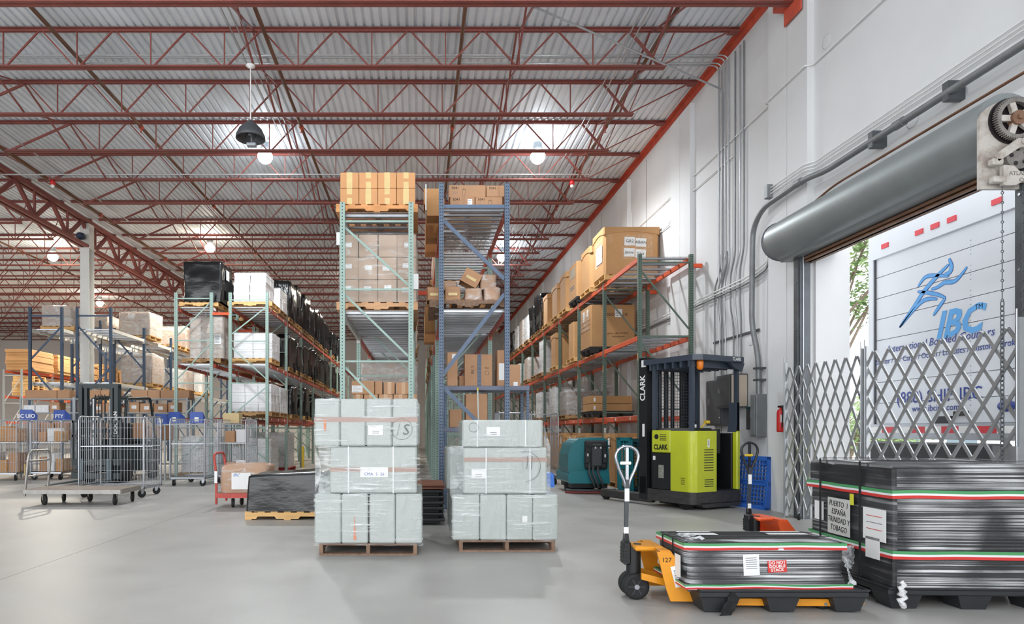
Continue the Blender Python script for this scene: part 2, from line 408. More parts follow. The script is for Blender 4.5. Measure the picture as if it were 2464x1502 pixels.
# ---- lamps
M_bulb=mat('lit_lamp','#ffffff',.5,em='#f2fbff',ems=36)
M_bulbw=mat('lit_lamp_warm','#ffffff',.5,em='#fff4dc',ems=36)
M_alu=mat('spun_aluminium','#8d9297',.45,metal=.5,var=.1)
def lamp(x,y,z,label,warm=False,power=260,lit=True):
    t=thing('high_bay_lamp',label,'lamp',(x,y,z),group='high-bay lamps')
    MB().lathe([(.03,.34),(.11,.33),(.12,.14),(.08,.12)],n=16).build('ballast_housing',M_alu,t)
    MB().cyl((0,0,.34),(0,0,8.56-z),.012,n=6).build('stem',M_emt,t)
    MB().lathe([(.001,-.18),(.08,-.165),(.14,-.12),(.18,-.04),(.185,.02),(.15,.08),(.09,.13),(.04,.14)],n=18).build('globe',M_bulbw if warm else M_bulb,t)
    ld=bpy.data.lights.new("lamp_light","SPOT"); ld.spot_size=math.radians(168); ld.spot_blend=.6; ld.energy=power; ld.shadow_soft_size=.14; ld.color=(1,.93,.80) if warm else (.93,.98,1)
    link('light_source',ld,t,(0,0,-.28))
    return t
lamp(-3.84,15.9,8.12,'bright white high-bay lamp behind the dark pendant lamp',power=580)
lamp(2.93,15.9,8.12,'bright white high-bay lamp above the blue centre rack',power=430)
lamp(-7.8,23.8,8.10,'bright warm high-bay lamp above the black wrapped load',True,1120)
lamp(-14.1,24.6,8.00,'high-bay lamp left of the white column',True,1120)
lamp(3.2,25.0,8.10,'far high-bay lamp between the blue rack and right wall',False,480)
lamp(-17,34,8.1,'far high-bay lamp over the back left corner',True,1440)
lamp(-24,30,8.1,'high-bay lamp beyond the left edge of the view',True,1440)
lamp(-9,35,8.1,'far high-bay lamp over the green racks',True,800)
lamp(-2.5,30,8.1,'far high-bay lamp over the centre aisle',True,640)
lamp(-3.84,7.6,8.12,'unseen high-bay lamp added to brighten the front floor, left',power=100)  # out-of-view lamp, added to lift the front floor
lamp(1.4,7.6,8.12,'unseen high-bay lamp added to brighten the front floor, right',power=90)  # second added lamp out of view, evens out the floor brightness
# unlit pendant with its shade hanging open
pl=thing('pendant_lamp','unlit pendant lamp with dark conical shade and dangling wires','lamp',(-3.04,11.5,7.88))
MB().lathe([(.0,0),(.08,-.01),(.085,-.03),(.03,-.06),(.02,-.07)],n=16).build('canopy',M_white,pl)
MB().cyl((0,0,-.05),(0,0,-1.03),.011,n=8).build('stem',M_white,pl)
MB().lathe([(.03,-1.0),(.06,-1.03),(.12,-1.08),(.205,-1.17),(.255,-1.28),(.262,-1.335),(.25,-1.335),(.24,-1.28),(.19,-1.18),(.10,-1.1),(.0,-1.08)],n=28).build('shade',mat('grey_shade','#55585c',.5,metal=.3,var=.15),pl)
MB().cyl((0,0,-1.1),(0,0,-1.26),.045,n=12).box((-.06,-.05,-1.47),(.10,.05,-1.42)).cyl((.02,0,-1.26),(.02,0,-1.43),.02,n=8).build('lamp_socket',M_alu,pl)
MB().tube(bent([(.03,-.03,-1.2),(.13,-.06,-1.3),(.05,-.08,-1.38),(.16,-.05,-1.44)],.05),.006,5).tube(bent([(-.05,.02,-1.2),(-.1,-.05,-1.34),(.06,0,-1.42)],.05),.005,5).build('wires',M_black,pl)
# small red alarm sounders on the lit joist
for x,lab in ((-9.6,'red alarm device hanging left of the rusty main pipe'),(-2.0,'red alarm device on the joist beside the orange boxes'),(3.98,'red alarm device on the lit joist near the right wall')):
    a=thing('alarm_sounder',lab,'alarm',(x,16.74,7.85),group='red alarm devices')
    MB().lathe([(0,0),(.05,0),(.06,-.03),(.07,-.09),(.05,-.12),(0,-.12)],n=12).build('body',mat('red_plastic','#c92a2a',.4) if 'red_plastic' not in MATS else MATS['red_plastic'],a)
    MB().lathe([(.045,-.12),(.045,-.17),(.02,-.19),(0,-.19)],n=12).build('lens',M_white,a)
    MB().tube([(.07*math.cos(t)-.0,0,.1+.07*math.sin(t)) for t in [i*.45 for i in range(13)]],.008,5).build('cord_loop',MATS['red_plastic'],a)
# ================================================================ PALLET RACKS
def post_mat(name,col,c):
    m=mat(name,col,.45,metal=.1,var=.05,vscale=5); nt=m.node_tree; N=nt.nodes; L=nt.links; b=N['Principled BSDF']
    src=b.inputs['Base Color'].links[0].from_socket
    tc=N.new('ShaderNodeTexCoord'); sp=N.new('ShaderNodeSeparateXYZ'); L.new(tc.outputs['Object'],sp.inputs[0])
    def mth(op,a,b_=None):
        n=N.new('ShaderNodeMath'); n.operation=op
        for i,v in enumerate((a,b_)):
            if v is None: continue
            if isinstance(v,(int,float)): n.inputs[i].default_value=v
            else: L.new(v,n.inputs[i])
        return n.outputs[0]
    zb=mth('LESS_THAN',mth('ABSOLUTE',mth('SUBTRACT',mth('FRACT',mth('DIVIDE',sp.outputs[2],.0508)),.5)),.17)
    cx=mth('LESS_THAN',mth('ABSOLUTE',mth('SUBTRACT',mth('ABSOLUTE',sp.outputs[0]),c)),.0075)
    cy=mth('LESS_THAN',mth('ABSOLUTE',mth('SUBTRACT',mth('ABSOLUTE',sp.outputs[1]),c)),.0075)
    k=mth('MULTIPLY',zb,mth('MAXIMUM',cx,cy))
    mx=N.new('ShaderNodeMix'); mx.data_type='RGBA'; L.new(k,mx.inputs['Factor']); L.new(src,mx.inputs[6]); mx.inputs[7].default_value=(.012,.014,.016,1)
    L.new(mx.outputs[2],b.inputs['Base Color']); return m
M_pg=post_mat('pale_green_rack_post','#94aca3',0.0); M_pg2=post_mat('dull_green_rack_post','#5d7064',.017); M_pb=post_mat('slate_blue_rack_post','#586980',.017); M_pbd=post_mat('navy_rack_post','#31465f',.017)
M_bg=mat('pale_green_brace','#97b0a7',.45,var=.04); M_bg2=mat('dull_green_brace','#5d7064',.45,var=.05); M_bb=mat('slate_blue_brace','#596a82',.45,var=.05); M_bbd=mat('navy_brace','#374a64',.45,var=.05)
M_or=mat('orange_beam','#cc5836',.5,var=.08,vscale=5,rnd=.06); M_gb=mat('grey_beam','#c9c9c5',.5,var=.05); M_oxr=mat('oxide_red_beam','#b1523f',.5,var=.1,vscale=5); M_spc=mat('orange_spacer','#e8562c',.45)
M_wire=mat('wire_mesh','#9a9da0',.4,metal=.7)
POST_W,POST_D=.078,.072
def post_mesh(m,h):
    def f():
        b=MB(); w,d,t=POST_W/2,POST_D/2,.006
        # open C section (open to the inside of the frame is not seen; keep lips)
        b.prism([(-w,-d),(w,-d),(w,d),(w*.35,d),(w*.35,d-t),(w-t,d-t),(w-t,-d+t),(-w+t,-d+t),(-w+t,d-t),(-w*.35,d-t),(-w*.35,d),(-w,d)],0,h,'z')
        b.box((-w*.98,-d*.98,h-.004),(w*.98,d*.5,h)); b.box((-w*1.4,-d*1.4,0),(w*1.4,d*1.4,.008))
        return b.mesh('upright_post',m)
    return cached(('post',m.name,h),f)
def beam_mesh(m,L):
    def f():
        b=MB(); b.cham((-.022,POST_D/2+.003,-.105),(.022,L-POST_D/2-.003,0),.006)
        for y0 in (POST_D/2-.03,L-POST_D/2-.025): b.box((-.03,y0,-.16),(.034,y0+.055,.02))
        return b.mesh('load_beam',m)
    return cached(('beam',m.name,round(L,3)),f)
def dbar_mesh(L):
    def f():
        b=MB(); b.prism([(-.03,0),(.03,0),(.03,-.034),(.024,-.034),(.024,-.006),(-.024,-.006),(-.024,-.034),(-.03,-.034)],0,L,'x')
        return b.mesh('deck_bar',M_galv)
    return cached(('dbar',round(L,3)),f)
def wire_mesh(w,L):
    def f():
        b=MB(); n=int(L/.06)
        for i in range(n+1): y=i*L/n; b.box((0,y-.002,0),(w,y+.002,.004))
        for i in range(8): x=i*w/7; b.box((x-.002,0,.004),(x+.002,L,.008))
        return b.mesh('wire_deck',M_wire)
    return cached(('wire',round(w,2),round(L,2)),f)
def rack(name,label,x0,x1,Y0,nb,bay,levels,h,pm,bm,beam,hz,dg,front=None,ndeck=6,nwire=3,bw=.03,group=None,deck_levels=None,nodeck=()):
    """x0,x1 post centres; hz heights of horizontals; dg list of (z at x0, z at x1); front=(post mat,brace mat,height,hz,dg) for frame 0"""
    t=thing(name,label,'pallet rack',(x0,Y0,0),group=group); W=x1-x0
    for k in range(nb+1):
        P,B,H,HZ,DG,BW=(pm,bm,h,hz,dg,bw) if not (front and k==0) else front
        y=k*bay
        link('upright_post',post_mesh(P,H),t,(0,y,0)); link('upright_post',post_mesh(P,H),t,(W,y,0),(0,0,0))
        for z in HZ: bar('horizontal_brace',t,B,(POST_W/2,y-.012,z-BW/2),(W-POST_W/2,y+.012,z+BW/2))
        for a,b in DG: strut('diagonal_brace',t,B,(POST_W/2,y+.02,a),(W-POST_W/2,y+.02,b),BW*1.1,.02,(0,1,0))
    for k in range(nb):
        for li,z in enumerate(levels):
            for xx in (0,W):
                bmat=beam(k,li,xx>0) if callable(beam) else beam
                link('load_beam',beam_mesh(bmat,bay),t,(xx,k*bay,z),(0,0,0))
            if li in nodeck: continue
            nd=ndeck if k<4 else 4
            for i in range(nd):
                yy=k*bay+.16+(bay-.32)*i/(nd-1)
                link('deck_bar',dbar_mesh(W-.05),t,(.025,yy,z+.002))
            if k<nwire: link('wire_deck',wire_mesh(W-.06,bay-.12),t,(.03,k*bay+.06,z+.003))
    return t
# right wall rack
RW=rack('pallet_rack','tall green pallet rack with orange beams along the right wall',4.556,5.62,13.26,10,2.52,(1.62,3.28,4.92),4.955,M_pg2,M_bg2,M_or,
     (4.79,3.26,1.75,.3),((4.62,3.42),(3.12,1.9),(1.6,.4)),ndeck=6,nwire=2,nodeck=(0,))
for k in range(3):
    for z in (4.72,4.2): bar('wall_spacer',RW,M_spc,(5.66-4.556,k*2.52-.03,z-.04) if z>4.5 else (5.66-4.556,k*2.52-.03,z-.04),(XW-4.556-.012,k*2.52+.03,z+.04)) if z>4.5 else None
CL=rack('pallet_rack','pale green pallet rack behind the grey wrapped stack on the left',-1.19,-.135,9.87,11,2.62,(1.50,3.16,4.68),4.82,M_pg,M_bg,lambda k,li,r: M_gb if (k==0 and li>0) else M_oxr,
     (4.53,3.48,2.37,1.2,.3),((4.44,3.55),(3.40,2.45),(2.28,1.28),(1.1,.4)),ndeck=9,nwire=2)
CR=rack('pallet_rack','centre pallet rack with slate blue front frame and green posts behind',.345,1.40,10.27,11,2.5,(3.26,4.90),4.78,M_pg,M_bg,M_oxr,
     (4.55,3.45,2.3,1.2),((3.5,4.5),(2.3,3.4),(1.2,2.2)),front=(M_pb,M_bb,5.27,(4.90,),((4.68,3.74),(2.22,3.50),(2.0,1.0),(.3,.9)),.055),ndeck=11,nwire=2)
L1=rack('pallet_rack','green pallet rack carrying the big black wrapped load',-6.74,-5.76,17.7,9,2.52,(1.67,3.17,4.75),5.12,M_pg,M_bg,M_oxr,
     (4.96,3.8,2.62,1.4),((3.95,4.85),(2.75,3.7),(1.5,2.55),(.4,1.3)),ndeck=7,nwire=0,nodeck=(0,))
L2=rack('pallet_rack','green pallet rack stacked with white boxes left of the aisle',-5.24,-4.22,17.7,9,2.52,(1.67,3.17,4.75),5.12,M_pg,M_bg,M_oxr,
     (4.92,3.78,2.62,1.4),((3.98,4.72),(3.6,2.75),(1.72,2.5),(1.3,.5)),ndeck=7,nwire=0,nodeck=(0,))
B1=rack('pallet_rack','navy blue pallet rack left of the white column',-12.36,-11.35,20.3,3,2.45,(2.85,4.55),5.22,M_pbd,M_bbd,M_gb,
     (4.95,),((3.6,4.6),(3.3,2.2),(.6,2.0)),ndeck=7,nwire=0,bw=.05)
B2=rack('pallet_rack','navy blue pallet rack right of the white column',-10.86,-9.80,20.3,8,2.45,(2.85,4.55),4.95,M_pbd,M_bbd,M_gb,
     (4.6,),((4.6,3.5),(2.2,3.3),(2.0,.6)),front=(M_pbd,M_bbd,5.22,(4.95,),((4.6,3.5),(2.2,3.3),(2.0,.6)),.05),ndeck=7,nwire=0,bw=.05)
OB=rack('pallet_rack','far grey and orange pallet rack by the back left wall',-19.5,-18.66,30,6,2.5,(1.75,2.95,4.15),4.2,mat('grey_rack_post','#9a9d9e',.5),MATS['grey_beam'],M_or,
     (3.9,2.6),((2.7,3.8),(1.2,2.4)),ndeck=4,nwire=0,nodeck=(0,1,2))
# orange row spacers between back-to-back racks
bar('row_spacer',L1,M_spc,(1.02,-.04,4.50),(1.48,0.0,4.57)); bar('row_spacer',L1,M_spc,(1.02,2.50,4.42),(1.48,2.54,4.49))
bar('row_spacer',CL,M_spc,(1.09,2.60,3.95),(1.55,2.64,4.03))
# bay numbers on the posts
def number_plate(rk,x,y,z,s,w=.05):
    for i,ch in enumerate(s):
        bar('number_plate',rk,M_white,(x-w/2,y-.002,z-.105*i-.05),(x+w/2,y,z-.105*i+.05))
        text('digit',ch,.10,M_ink,rk,(x,y-.003,z-.105*i),FRONT)
number_plate(RW,0,2.52-.04,1.32,'102'); number_plate(RW,0,5.04-.04,1.32,'10'); number_plate(RW,0,7.56-.04,1.32,'1')
number_plate(L2,1.02,-.04,1.40,'102'); number_plate(L2,1.02,2.48,1.35,'4'); number_plate(CL,0,2.57,2.27,'H')
for i in range(7):
    for k in range(2): bar('beam_sticker',RW,M_white,(-.026,.5+i*1.02+k*.03-.0,1.535),(-.0225,.52+i*1.02+k*.03,1.60))
for i in range(6): bar('beam_sticker',L2,M_white,(1.0425,.4+i*.85,1.59),(1.046,.49+i*.85,1.65)); bar('beam_sticker',L2,M_white,(1.0425,.3+i*.85,4.66),(1.046,.39+i*.85,4.73)); bar('beam_sticker',L2,M_white,(1.0425,.3+i*.85,3.08),(1.046,.39+i*.85,3.15))
for k,(lo,hi) in enumerate(((.06,.34),(.5,.85))): bar('beam_sticker',L1,M_white,(1.0025,lo,4.66),(1.006,hi,4.73))
for k,z in ((0,2.75),(1,2.75),(2,2.75)): bar('post_tape',RW,mat('tan_tape','#c9a972',.6) if 'tan_tape' not in MATS else MATS['tan_tape'],(-.0405,k*2.52-.02,z),(-.0395,k*2.52+.02,z+.16))
# ================================================================ PALLETS, CARTONS, WRAPPED LOADS
from mathutils import noise as mnoise
M_card=mat('brown_cardboard','#b98f6d',.85,var=.05,vscale=3,rnd=.10)
M_cardo=mat('orange_lit_cardboard','#d09a6a',.85,var=.05,vscale=3,rnd=.07)  # lit copy of the cardboard, orange light put into its colour
M_cardg=mat('golden_cardboard','#c09262',.8,var=.06,vscale=2,rnd=.08)
M_cardp=mat('pinkish_cardboard','#b9a08c',.8,var=.04,vscale=3,rnd=.06)
M_wbox=mat('white_carton','#e4e4e6',.6,var=.03,rnd=.06)
M_tape=mat('packing_tape','#d9bf86',.35,var=.06); M_tapeb=mat('brown_tape','#a97f5c',.3)
M_wood=mat('pallet_wood','#b08a5f',.8,var=.22,vscale=3,stretch=(1,6,6),rnd=.15); M_woodl=mat('new_pallet_wood','#d8ae74',.8,var=.14,vscale=3,stretch=(1,6,6),rnd=.08); M_woodd=mat('old_pallet_wood','#8a6f5c',.85,var=.25,vscale=3,stretch=(6,1,6),rnd=.15)
M_bwrap=mat('black_stretch_wrap','#0c0d0f',.22,bump=.3,bscale=4,stretch=(1,1,2.5),spec=.7,detail=3)
M_bwrapv=mat('black_wrap_hanging','#0e1012',.2,bump=.8,bscale=9,stretch=(1.5,1.5,.5),spec=.7)
F_clear=film_mat('clear_stretch_film','#f2f4f4',.10,.45,(1,1,3),5,thr=(.52,.72))
F_hazy=film_mat('hazy_stretch_film','#e2e4e4',.30,.6,(1,1,2),5,thr=(.45,.75))
M_bluep=mat('blue_plastic','#2e62b8',.4,var=.08,vscale=5)

def pallet_parts(root,sx,sy,m,h=.13):
    """stringers along local X, boards across"""
    nt=.10*sx
    st=cached(('str',round(sx,2),m.name),lambda: MB().prism([(0,0),(sx*.13,0),(sx*.15,.035),(sx*.35,.035),(sx*.37,0),(sx*.63,0),(sx*.65,.035),(sx*.85,.035),(sx*.87,0),(sx,0),(sx,.09),(0,.09)],-.019,.019,'y').mesh('stringer',m))
    for y in (-sy/2+.019,0,sy/2-.019): link('stringer',st,root,(-sx/2,y,.016))
    bd=cached(('bd',round(sy,2),m.name),lambda: MB().box((-.05,-sy/2,0),(.05,sy/2,.018)).mesh('deck_board',m))
    n=7
    for i in range(n): link('deck_board',bd,root,(-sx/2+.05+(sx-.10)*i/(n-1),R.uniform(-.006,.006),.106))
    for i in (0,.5,1): link('bottom_board',bd,root,(-sx/2+.05+(sx-.10)*i,0,0),None,(1,1,.85))
def pallet(x,y,z,label,sx=1.2,sy=1.02,rz=0,m=None,near=True,group='wooden pallets'):
    m=m or M_wood
    if near:
        t=thing('wooden_pallet',label,'pallet',(x,y,z),rz,group); pallet_parts(t,sx,sy,m); return t
    def f():
        b=MB()
        for yy in (-sy/2+.02,0,sy/2-.02): b.box((-sx/2,yy-.02,.016),(sx/2,yy+.02,.106))
        for i in range(6): xx=-sx/2+.05+(sx-.1)*i/5; b.box((xx-.06,-sy/2,.106),(xx+.06,sy/2,.124))
        for xx in (-sx/2+.06,0,sx/2-.06): b.box((xx-.05,-sy/2,0),(xx+.05,sy/2,.016))
        return b.mesh('wooden_pallet',m)
    o=link('wooden_pallet',cached(('farpal',m.name,round(sx,2),round(sy,2)),f),None,(x,y,z),(0,0,rz)); return tag(o,label,'pallet',group)
def plastic_pallet(x,y,z,label,sx=1.2,sy=1.0,rz=0,m=None,h=.14,group='plastic pallets',feet=(3,3)):
    m=m or M_blackp
    t=thing('plastic_pallet',label,'pallet',(x,y,z),rz,group)
    d=MB(); d.cham((-sx/2,-sy/2,h-.045),(sx/2,sy/2,h),.008); d.build('deck',m,t)
    nx,ny=feet
    def ft():
        b=MB(); a,c,e=.085,.10,h-.045
        b.add([(-a,-a,0),(a,-a,0),(a,a,0),(-a,a,0),(-c-.02,-c,e),(c+.02,-c,e),(c+.02,c,e),(-c-.02,c,e)],[(3,2,1,0),(0,1,5,4),(1,2,6,5),(2,3,7,6),(3,0,4,7),(4,5,6,7)]); return b.mesh('foot',m)
    fm=cached(('foot',m.name,h),ft)
    for i in range(nx):
        for j in range(ny): link('foot',fm,t,(-sx/2+.13+(sx-.26)*i/(nx-1),-sy/2+.12+(sy-.24)*j/(ny-1),0))
    rm=MB()
    for s in (-1,1): rm.box((-sx/2,s*sy/2-.006,h),(sx/2,s*sy/2+.006,h+.012)); rm.box((s*sx/2-.006,-sy/2,h),(s*sx/2+.006,sy/2,h+.012))
    rm.build('rim',m,t)
    return t
def carton_mesh(sx,sy,sz,m): return cached(('ct',round(sx,3),round(sy,3),round(sz,3),m.name),lambda: MB().cham((-sx/2,-sy/2,0),(sx/2,sy/2,sz),.006).mesh('cardboard_box',m))
def sticker(o,face,u,v,w,h,sx,sy,sz,m=None,name='paper_label',lines=0,tilt=0):
    """flat paper on a face: face 'f' (-Y) or 'l' (-X) or 'r' (+X); u,v are 0..1 across the face"""
    m=m or M_paper
    if face=='f': loc=(-sx/2+u*sx,-sy/2-.003,v*sz); rot=(0,tilt,0)
    elif face=='l': loc=(-sx/2-.003,sy/2-u*sy,v*sz); rot=(tilt,0,-PI/2)
    else: loc=(sx/2+.003,-sy/2+u*sy,v*sz); rot=(tilt,0,PI/2)
    p=link(name,cached(('stk',round(w,3),round(h,3),m.name),lambda: MB().cb((0,0,0),(w,.003,h)).mesh(name,m)),o,loc,rot)
    for i in range(lines):
        yy=h*(.30-.6*i/max(1,lines-1)); ww=w*R.uniform(.35,.75)
        link('printed_line',ubox(MATS['faint_ink']),p,(-w*.42+ww/2,-.002,yy),None,(ww,.001,h*.05))
    return p
M_fink=mat('faint_ink','#7d8088',.8)
def carton(x,y,z,sx,sy,sz,label,rz=0,m=None,tape=None,group=None,rot=None,stk=(),name='cardboard_box',tm=None):
    m=m or M_card
    o=tag(link(name,carton_mesh(sx,sy,sz,m),None,(x,y,z),rot or (0,0,rz)),label,'box',group)
    tm=tm or M_tape
    if tape=='v': bar('tape',o,tm,(-.03,-sy/2-.002,0),(.03,-sy/2,sz)); bar('tape',o,tm,(-.03,-sy/2,sz),(.03,sy/2,sz+.002))
    if tape=='h': bar('tape',o,tm,(-sx/2,-sy/2-.002,sz*.5-.025),(sx/2,-sy/2,sz*.5+.025))
    if tape=='t': bar('tape',o,tm,(-sx/2,-.03,sz),(sx/2,.03,sz+.002))
    for s in stk: sticker(o,*s,sx,sy,sz,lines=3 if s[3]>.08 else 0)
    return o
def shell(sx,sy,sz,amp=.02,r=.06,seed=0,n=10,m=12,taper=0.0,bulge=0.0,freq=2.2,vert=.6,top=True,sag=0.0,hz=None):
    """wrapped block: rounded box surface with wrinkles; z from 0 to sz, closed on top"""
    per=[]
    hx,hy=sx/2,sy/2
    def side(a,b,k):
        for i in range(k): t=i/k; per.append((a[0]+(b[0]-a[0])*t,a[1]+(b[1]-a[1])*t))
    c=[(-hx,-hy),(hx,-hy),(hx,hy),(-hx,hy)]
    nr=[]
    for i in range(4):
        a=c[i]; b=c[(i+1)%4]; d=Vector((b[0]-a[0],b[1]-a[1])); L=d.length; d/=L
        p0=(a[0]+d.x*r,a[1]+d.y*r); p1=(b[0]-d.x*r,b[1]-d.y*r)
        side(p0,p1,n); per.append(p1)
        nx=Vector((-d.y,d.x)); ctr=Vector(p1)+nx*r
        for k in range(1,3):
            t=k/3*PI/2; per.append(tuple(ctr+(-nx)*r*math.cos(t)+d*r*math.sin(t)))
    N=len(per); b=MB(); vs=[]; fs=[]
    def nz(x,y,z): return mnoise.noise(Vector((x*freq+seed*7.3,y*freq+seed*3.1,z*freq*vert+seed)))
    rings=[]
    for j in range(m+1):
        v=j/m; z=v*sz; k=1-taper*v+bulge*math.sin(v*PI); rings.append((z,k,1))
    rings.append((sz+r*.35,(1-taper)*(1-.6*r/min(hx,hy)),.6)); rings.append((sz+r*.5,(1-taper)*.55,.8)); rings.append((sz+r*.5-sag,(1-taper)*.2,.6))
    for z,k,am in rings:
        for x,y in per:
            d=Vector((x,y)).normalized(); w=amp*am*(nz(x,y,z)+.5*nz(x*2.3,y*2.3,z*2.3+5))
            hzz=(hz(x/hx,y/hy) if hz else 1.0)
            vs.append((x*k+d.x*w,y*k+d.y*w,(z*hzz+ (w*.8 if z>sz*.9 else w*.15)) if z>0 else 0))
    for j in range(len(rings)-1):
        for i in range(N): fs.append((j*N+i,j*N+(i+1)%N,(j+1)*N+(i+1)%N,(j+1)*N+i))
    fs.append([(len(rings)-1)*N+i for i in range(N)])
    return b.add(vs,fs,0,True)
def black_load(x,y,z,sx,sy,sz,label,seed=0,rz=0,m=None,group='black wrapped pallet loads',paper=None,detail=1,**kw):
    m=m or M_bwrap
    t=thing('wrapped_load',label,'wrapped load',(x,y,z),rz,group)
    kk=dict(amp=.035,seed=seed,n=10 if detail else 5,m=14 if detail else 7,freq=3); kk.update(kw)
    shell(sx,sy,sz,**kk).build('black_wrap',m,t)
    # loose ends of film
    f=MB()
    for i in range(3):
        a=R.uniform(0,sy)-sy/2; zz=R.uniform(.1,.6)*sz; s=R.choice((-1,1))
        f.grid(lambda u,v: (s*(sx/2+.02+.05*u*(1-u)*4+.02*mnoise.noise(Vector((u*5,v*5,seed+i)))),a+(u-.5)*.12,zz-v*.3+.05*mnoise.noise(Vector((u*3,v*4,seed)))),3,5)
    f.build('loose_film',m,t)
    if paper: bar('paper_label',t,M_paper,paper[0],paper[1])
    return t
def box_load(x,y,z,sx,sy,sz,label,nx=3,ny=3,nz=3,m=None,film=None,seed=0,group='wrapped loads of boxes',stk=True,rz=0,detail=1,lid=False,skip=()):
    """cartons stacked in a block with stretch film over them"""
    m=m or M_cardp
    t=thing('wrapped_load',label,'wrapped load',(x,y,z),rz,group)
    ax,ay,az=sx/nx,sy/ny,sz/nz
    def cm():
        b=MB(); b.cham((-ax/2+.004,-ay/2+.004,.002),(ax/2-.004,ay/2-.004,az-.003),.008)
        if lid: b.cham((-ax/2+.001,-ay/2+.001,az*.74),(ax/2-.001,ay/2-.001,az-.001),.006)
        return b.mesh('box',m)
    me=cached(('cm',round(ax,3),round(ay,3),round(az,3),m.name,lid),cm)
    for i in range(nx):
        for j in range(ny):
            for k in range(nz):
                if (i,j,k) in skip: continue
                if 0<i<nx-1 and 0<j<ny-1 and k<nz-1: continue
                o=link('box',me,t,(-sx/2+ax*(i+.5)+R.uniform(-.006,.006),-sy/2+ay*(j+.5)+R.uniform(-.006,.006),az*k))
                if stk and j==0 and R.random()<.8 and detail: sticker(o,'f',R.uniform(.42,.58),R.uniform(.5,.65),min(.11,ax*.4),min(.075,az*.4),ax-.008,ay-.008,az,lines=2)
    if film: shell(sx+.03,sy+.03,sz+.015,amp=.012,seed=seed,n=8 if detail else 4,m=10 if detail else 5,r=.05).build('stretch_film',film,t)
    return t
def gaylord(x,y,z,sx,sy,sz,label,m=None,lid=True,oct=.10,rz=0,group='large pallet cartons',tint=None,lidh=.16,bow=0.02):
    """big pallet-sized carton with clipped corners and a shallow lid whose edge sags"""
    m=m or M_cardg
    t=thing('bulk_carton',label,'box',(x,y,z),rz,group); c=oct
    def ring(sx,sy,c): return [(-sx/2+c,-sy/2),(sx/2-c,-sy/2),(sx/2,-sy/2+c),(sx/2,sy/2-c),(sx/2-c,sy/2),(-sx/2+c,sy/2),(-sx/2,sy/2-c),(-sx/2,-sy/2+c)]
    MB().prism(ring(sx,sy,c),0,sz,'z').build('body',m,t)
    if lid:
        b=MB(); P=ring(sx+.03,sy+.03,c*.55); vs=[];N=0; pts=[]
        for i in range(8):
            a=Vector(P[i]); q=Vector(P[(i+1)%8]); k=7 if (q-a).length>.3 else 1
            for s in range(k): pts.append((a+(q-a)*s/k, math.sin(PI*s/k) if k>1 else 0))
        N=len(pts)
        vs=[(p.x,p.y,sz+.012) for p,w in pts]+[(p.x,p.y,sz-lidh+.07*w*lidh/.16) for p,w in pts]
        b.add(vs,[(i,N+i,N+(i+1)%N,(i+1)%N) for i in range(N)]); b.add(vs,[list(range(N))])
        vs2=[(p.x*.975,p.y*.975,sz-.01) for p,w in pts]+[(p.x*.975,p.y*.975,sz-lidh+.07*w*lidh/.16) for p,w in pts]
        b.add(vs2,[(i,(i+1)%N,N+(i+1)%N,N+i) for i in range(N)])
        b.add(vs[N:]+vs2[N:],[(i,N+i,N+(i+1)%N,(i+1)%N) for i in range(N)])
        b.build('lid',m,t)
    return t

# ---------------------------------------------------------------- RIGHT WALL RACK (top 4.92, mid 3.28, low 1.62)
ZA,ZM,ZL=4.965,3.325,1.665
# the big GR2 carton, front corner at post two
pallet(5.08,15.98,ZA,'wooden pallet under the huge carton marked GR2, right rack',1.2,.98,near=True,m=M_woodl)
g=gaylord(5.13,15.98,ZA+.125,1.34,.98,1.13,'huge brown carton with four paper signs reading GR2 ABAN Jaime Silva',m=M_cardg,oct=.05,lidh=.17)
F_tapes=film_mat('clear_tape','#fff6e8',.05,.35,(1,1,1),14,thr=(.5,.75))
for s,u,v,tl in (('GR2',-.05,.80,.02),('ABAN',.222,.77,.05),('Jaime',-.06,.53,.03),('Silva',.212,.50,.06)):
    p=link('paper_sign',MB().cb((0,0,0),(.255,.003,.205)).mesh('paper_sign',M_paper),g,(u,-.495,v),(0,tl,0)); p['label']='white paper sign reading '+s
    text('lettering',s,.105 if len(s)<5 else .098,M_dkgrey,p,(0,-.0055,0),FRONT)
MB().grid(lambda u,v: (-.25+u*.75,-.4975+.003*mnoise.noise(Vector((u*9,v*9,0))),.36+v*.6),12,10).build('clear_tape',F_tapes,g)
MB().grid(lambda u,v: (-.6+u*.14,-.4965,.75+v*.3),3,3).build('clear_tape',F_tapes,g)
p=link('shipping_papers',MB().cb((0,0,0),(.003,.5,.42)).mesh('shipping_papers',M_paper),g,(-.685,-.12,.55),(.05,0,0))
for i in range(7): link('printed_line',ubox(M_fink),p,(-.002,.02,.16-.05*i),None,(.001,.36*R.uniform(.5,1),.012))
MB().grid(lambda u,v: (-.69-.02*mnoise.noise(Vector((u*6,v*6,2))),-.42+u*.62,.28+v*.62),8,8).build('plastic_pouch',F_clear,g)
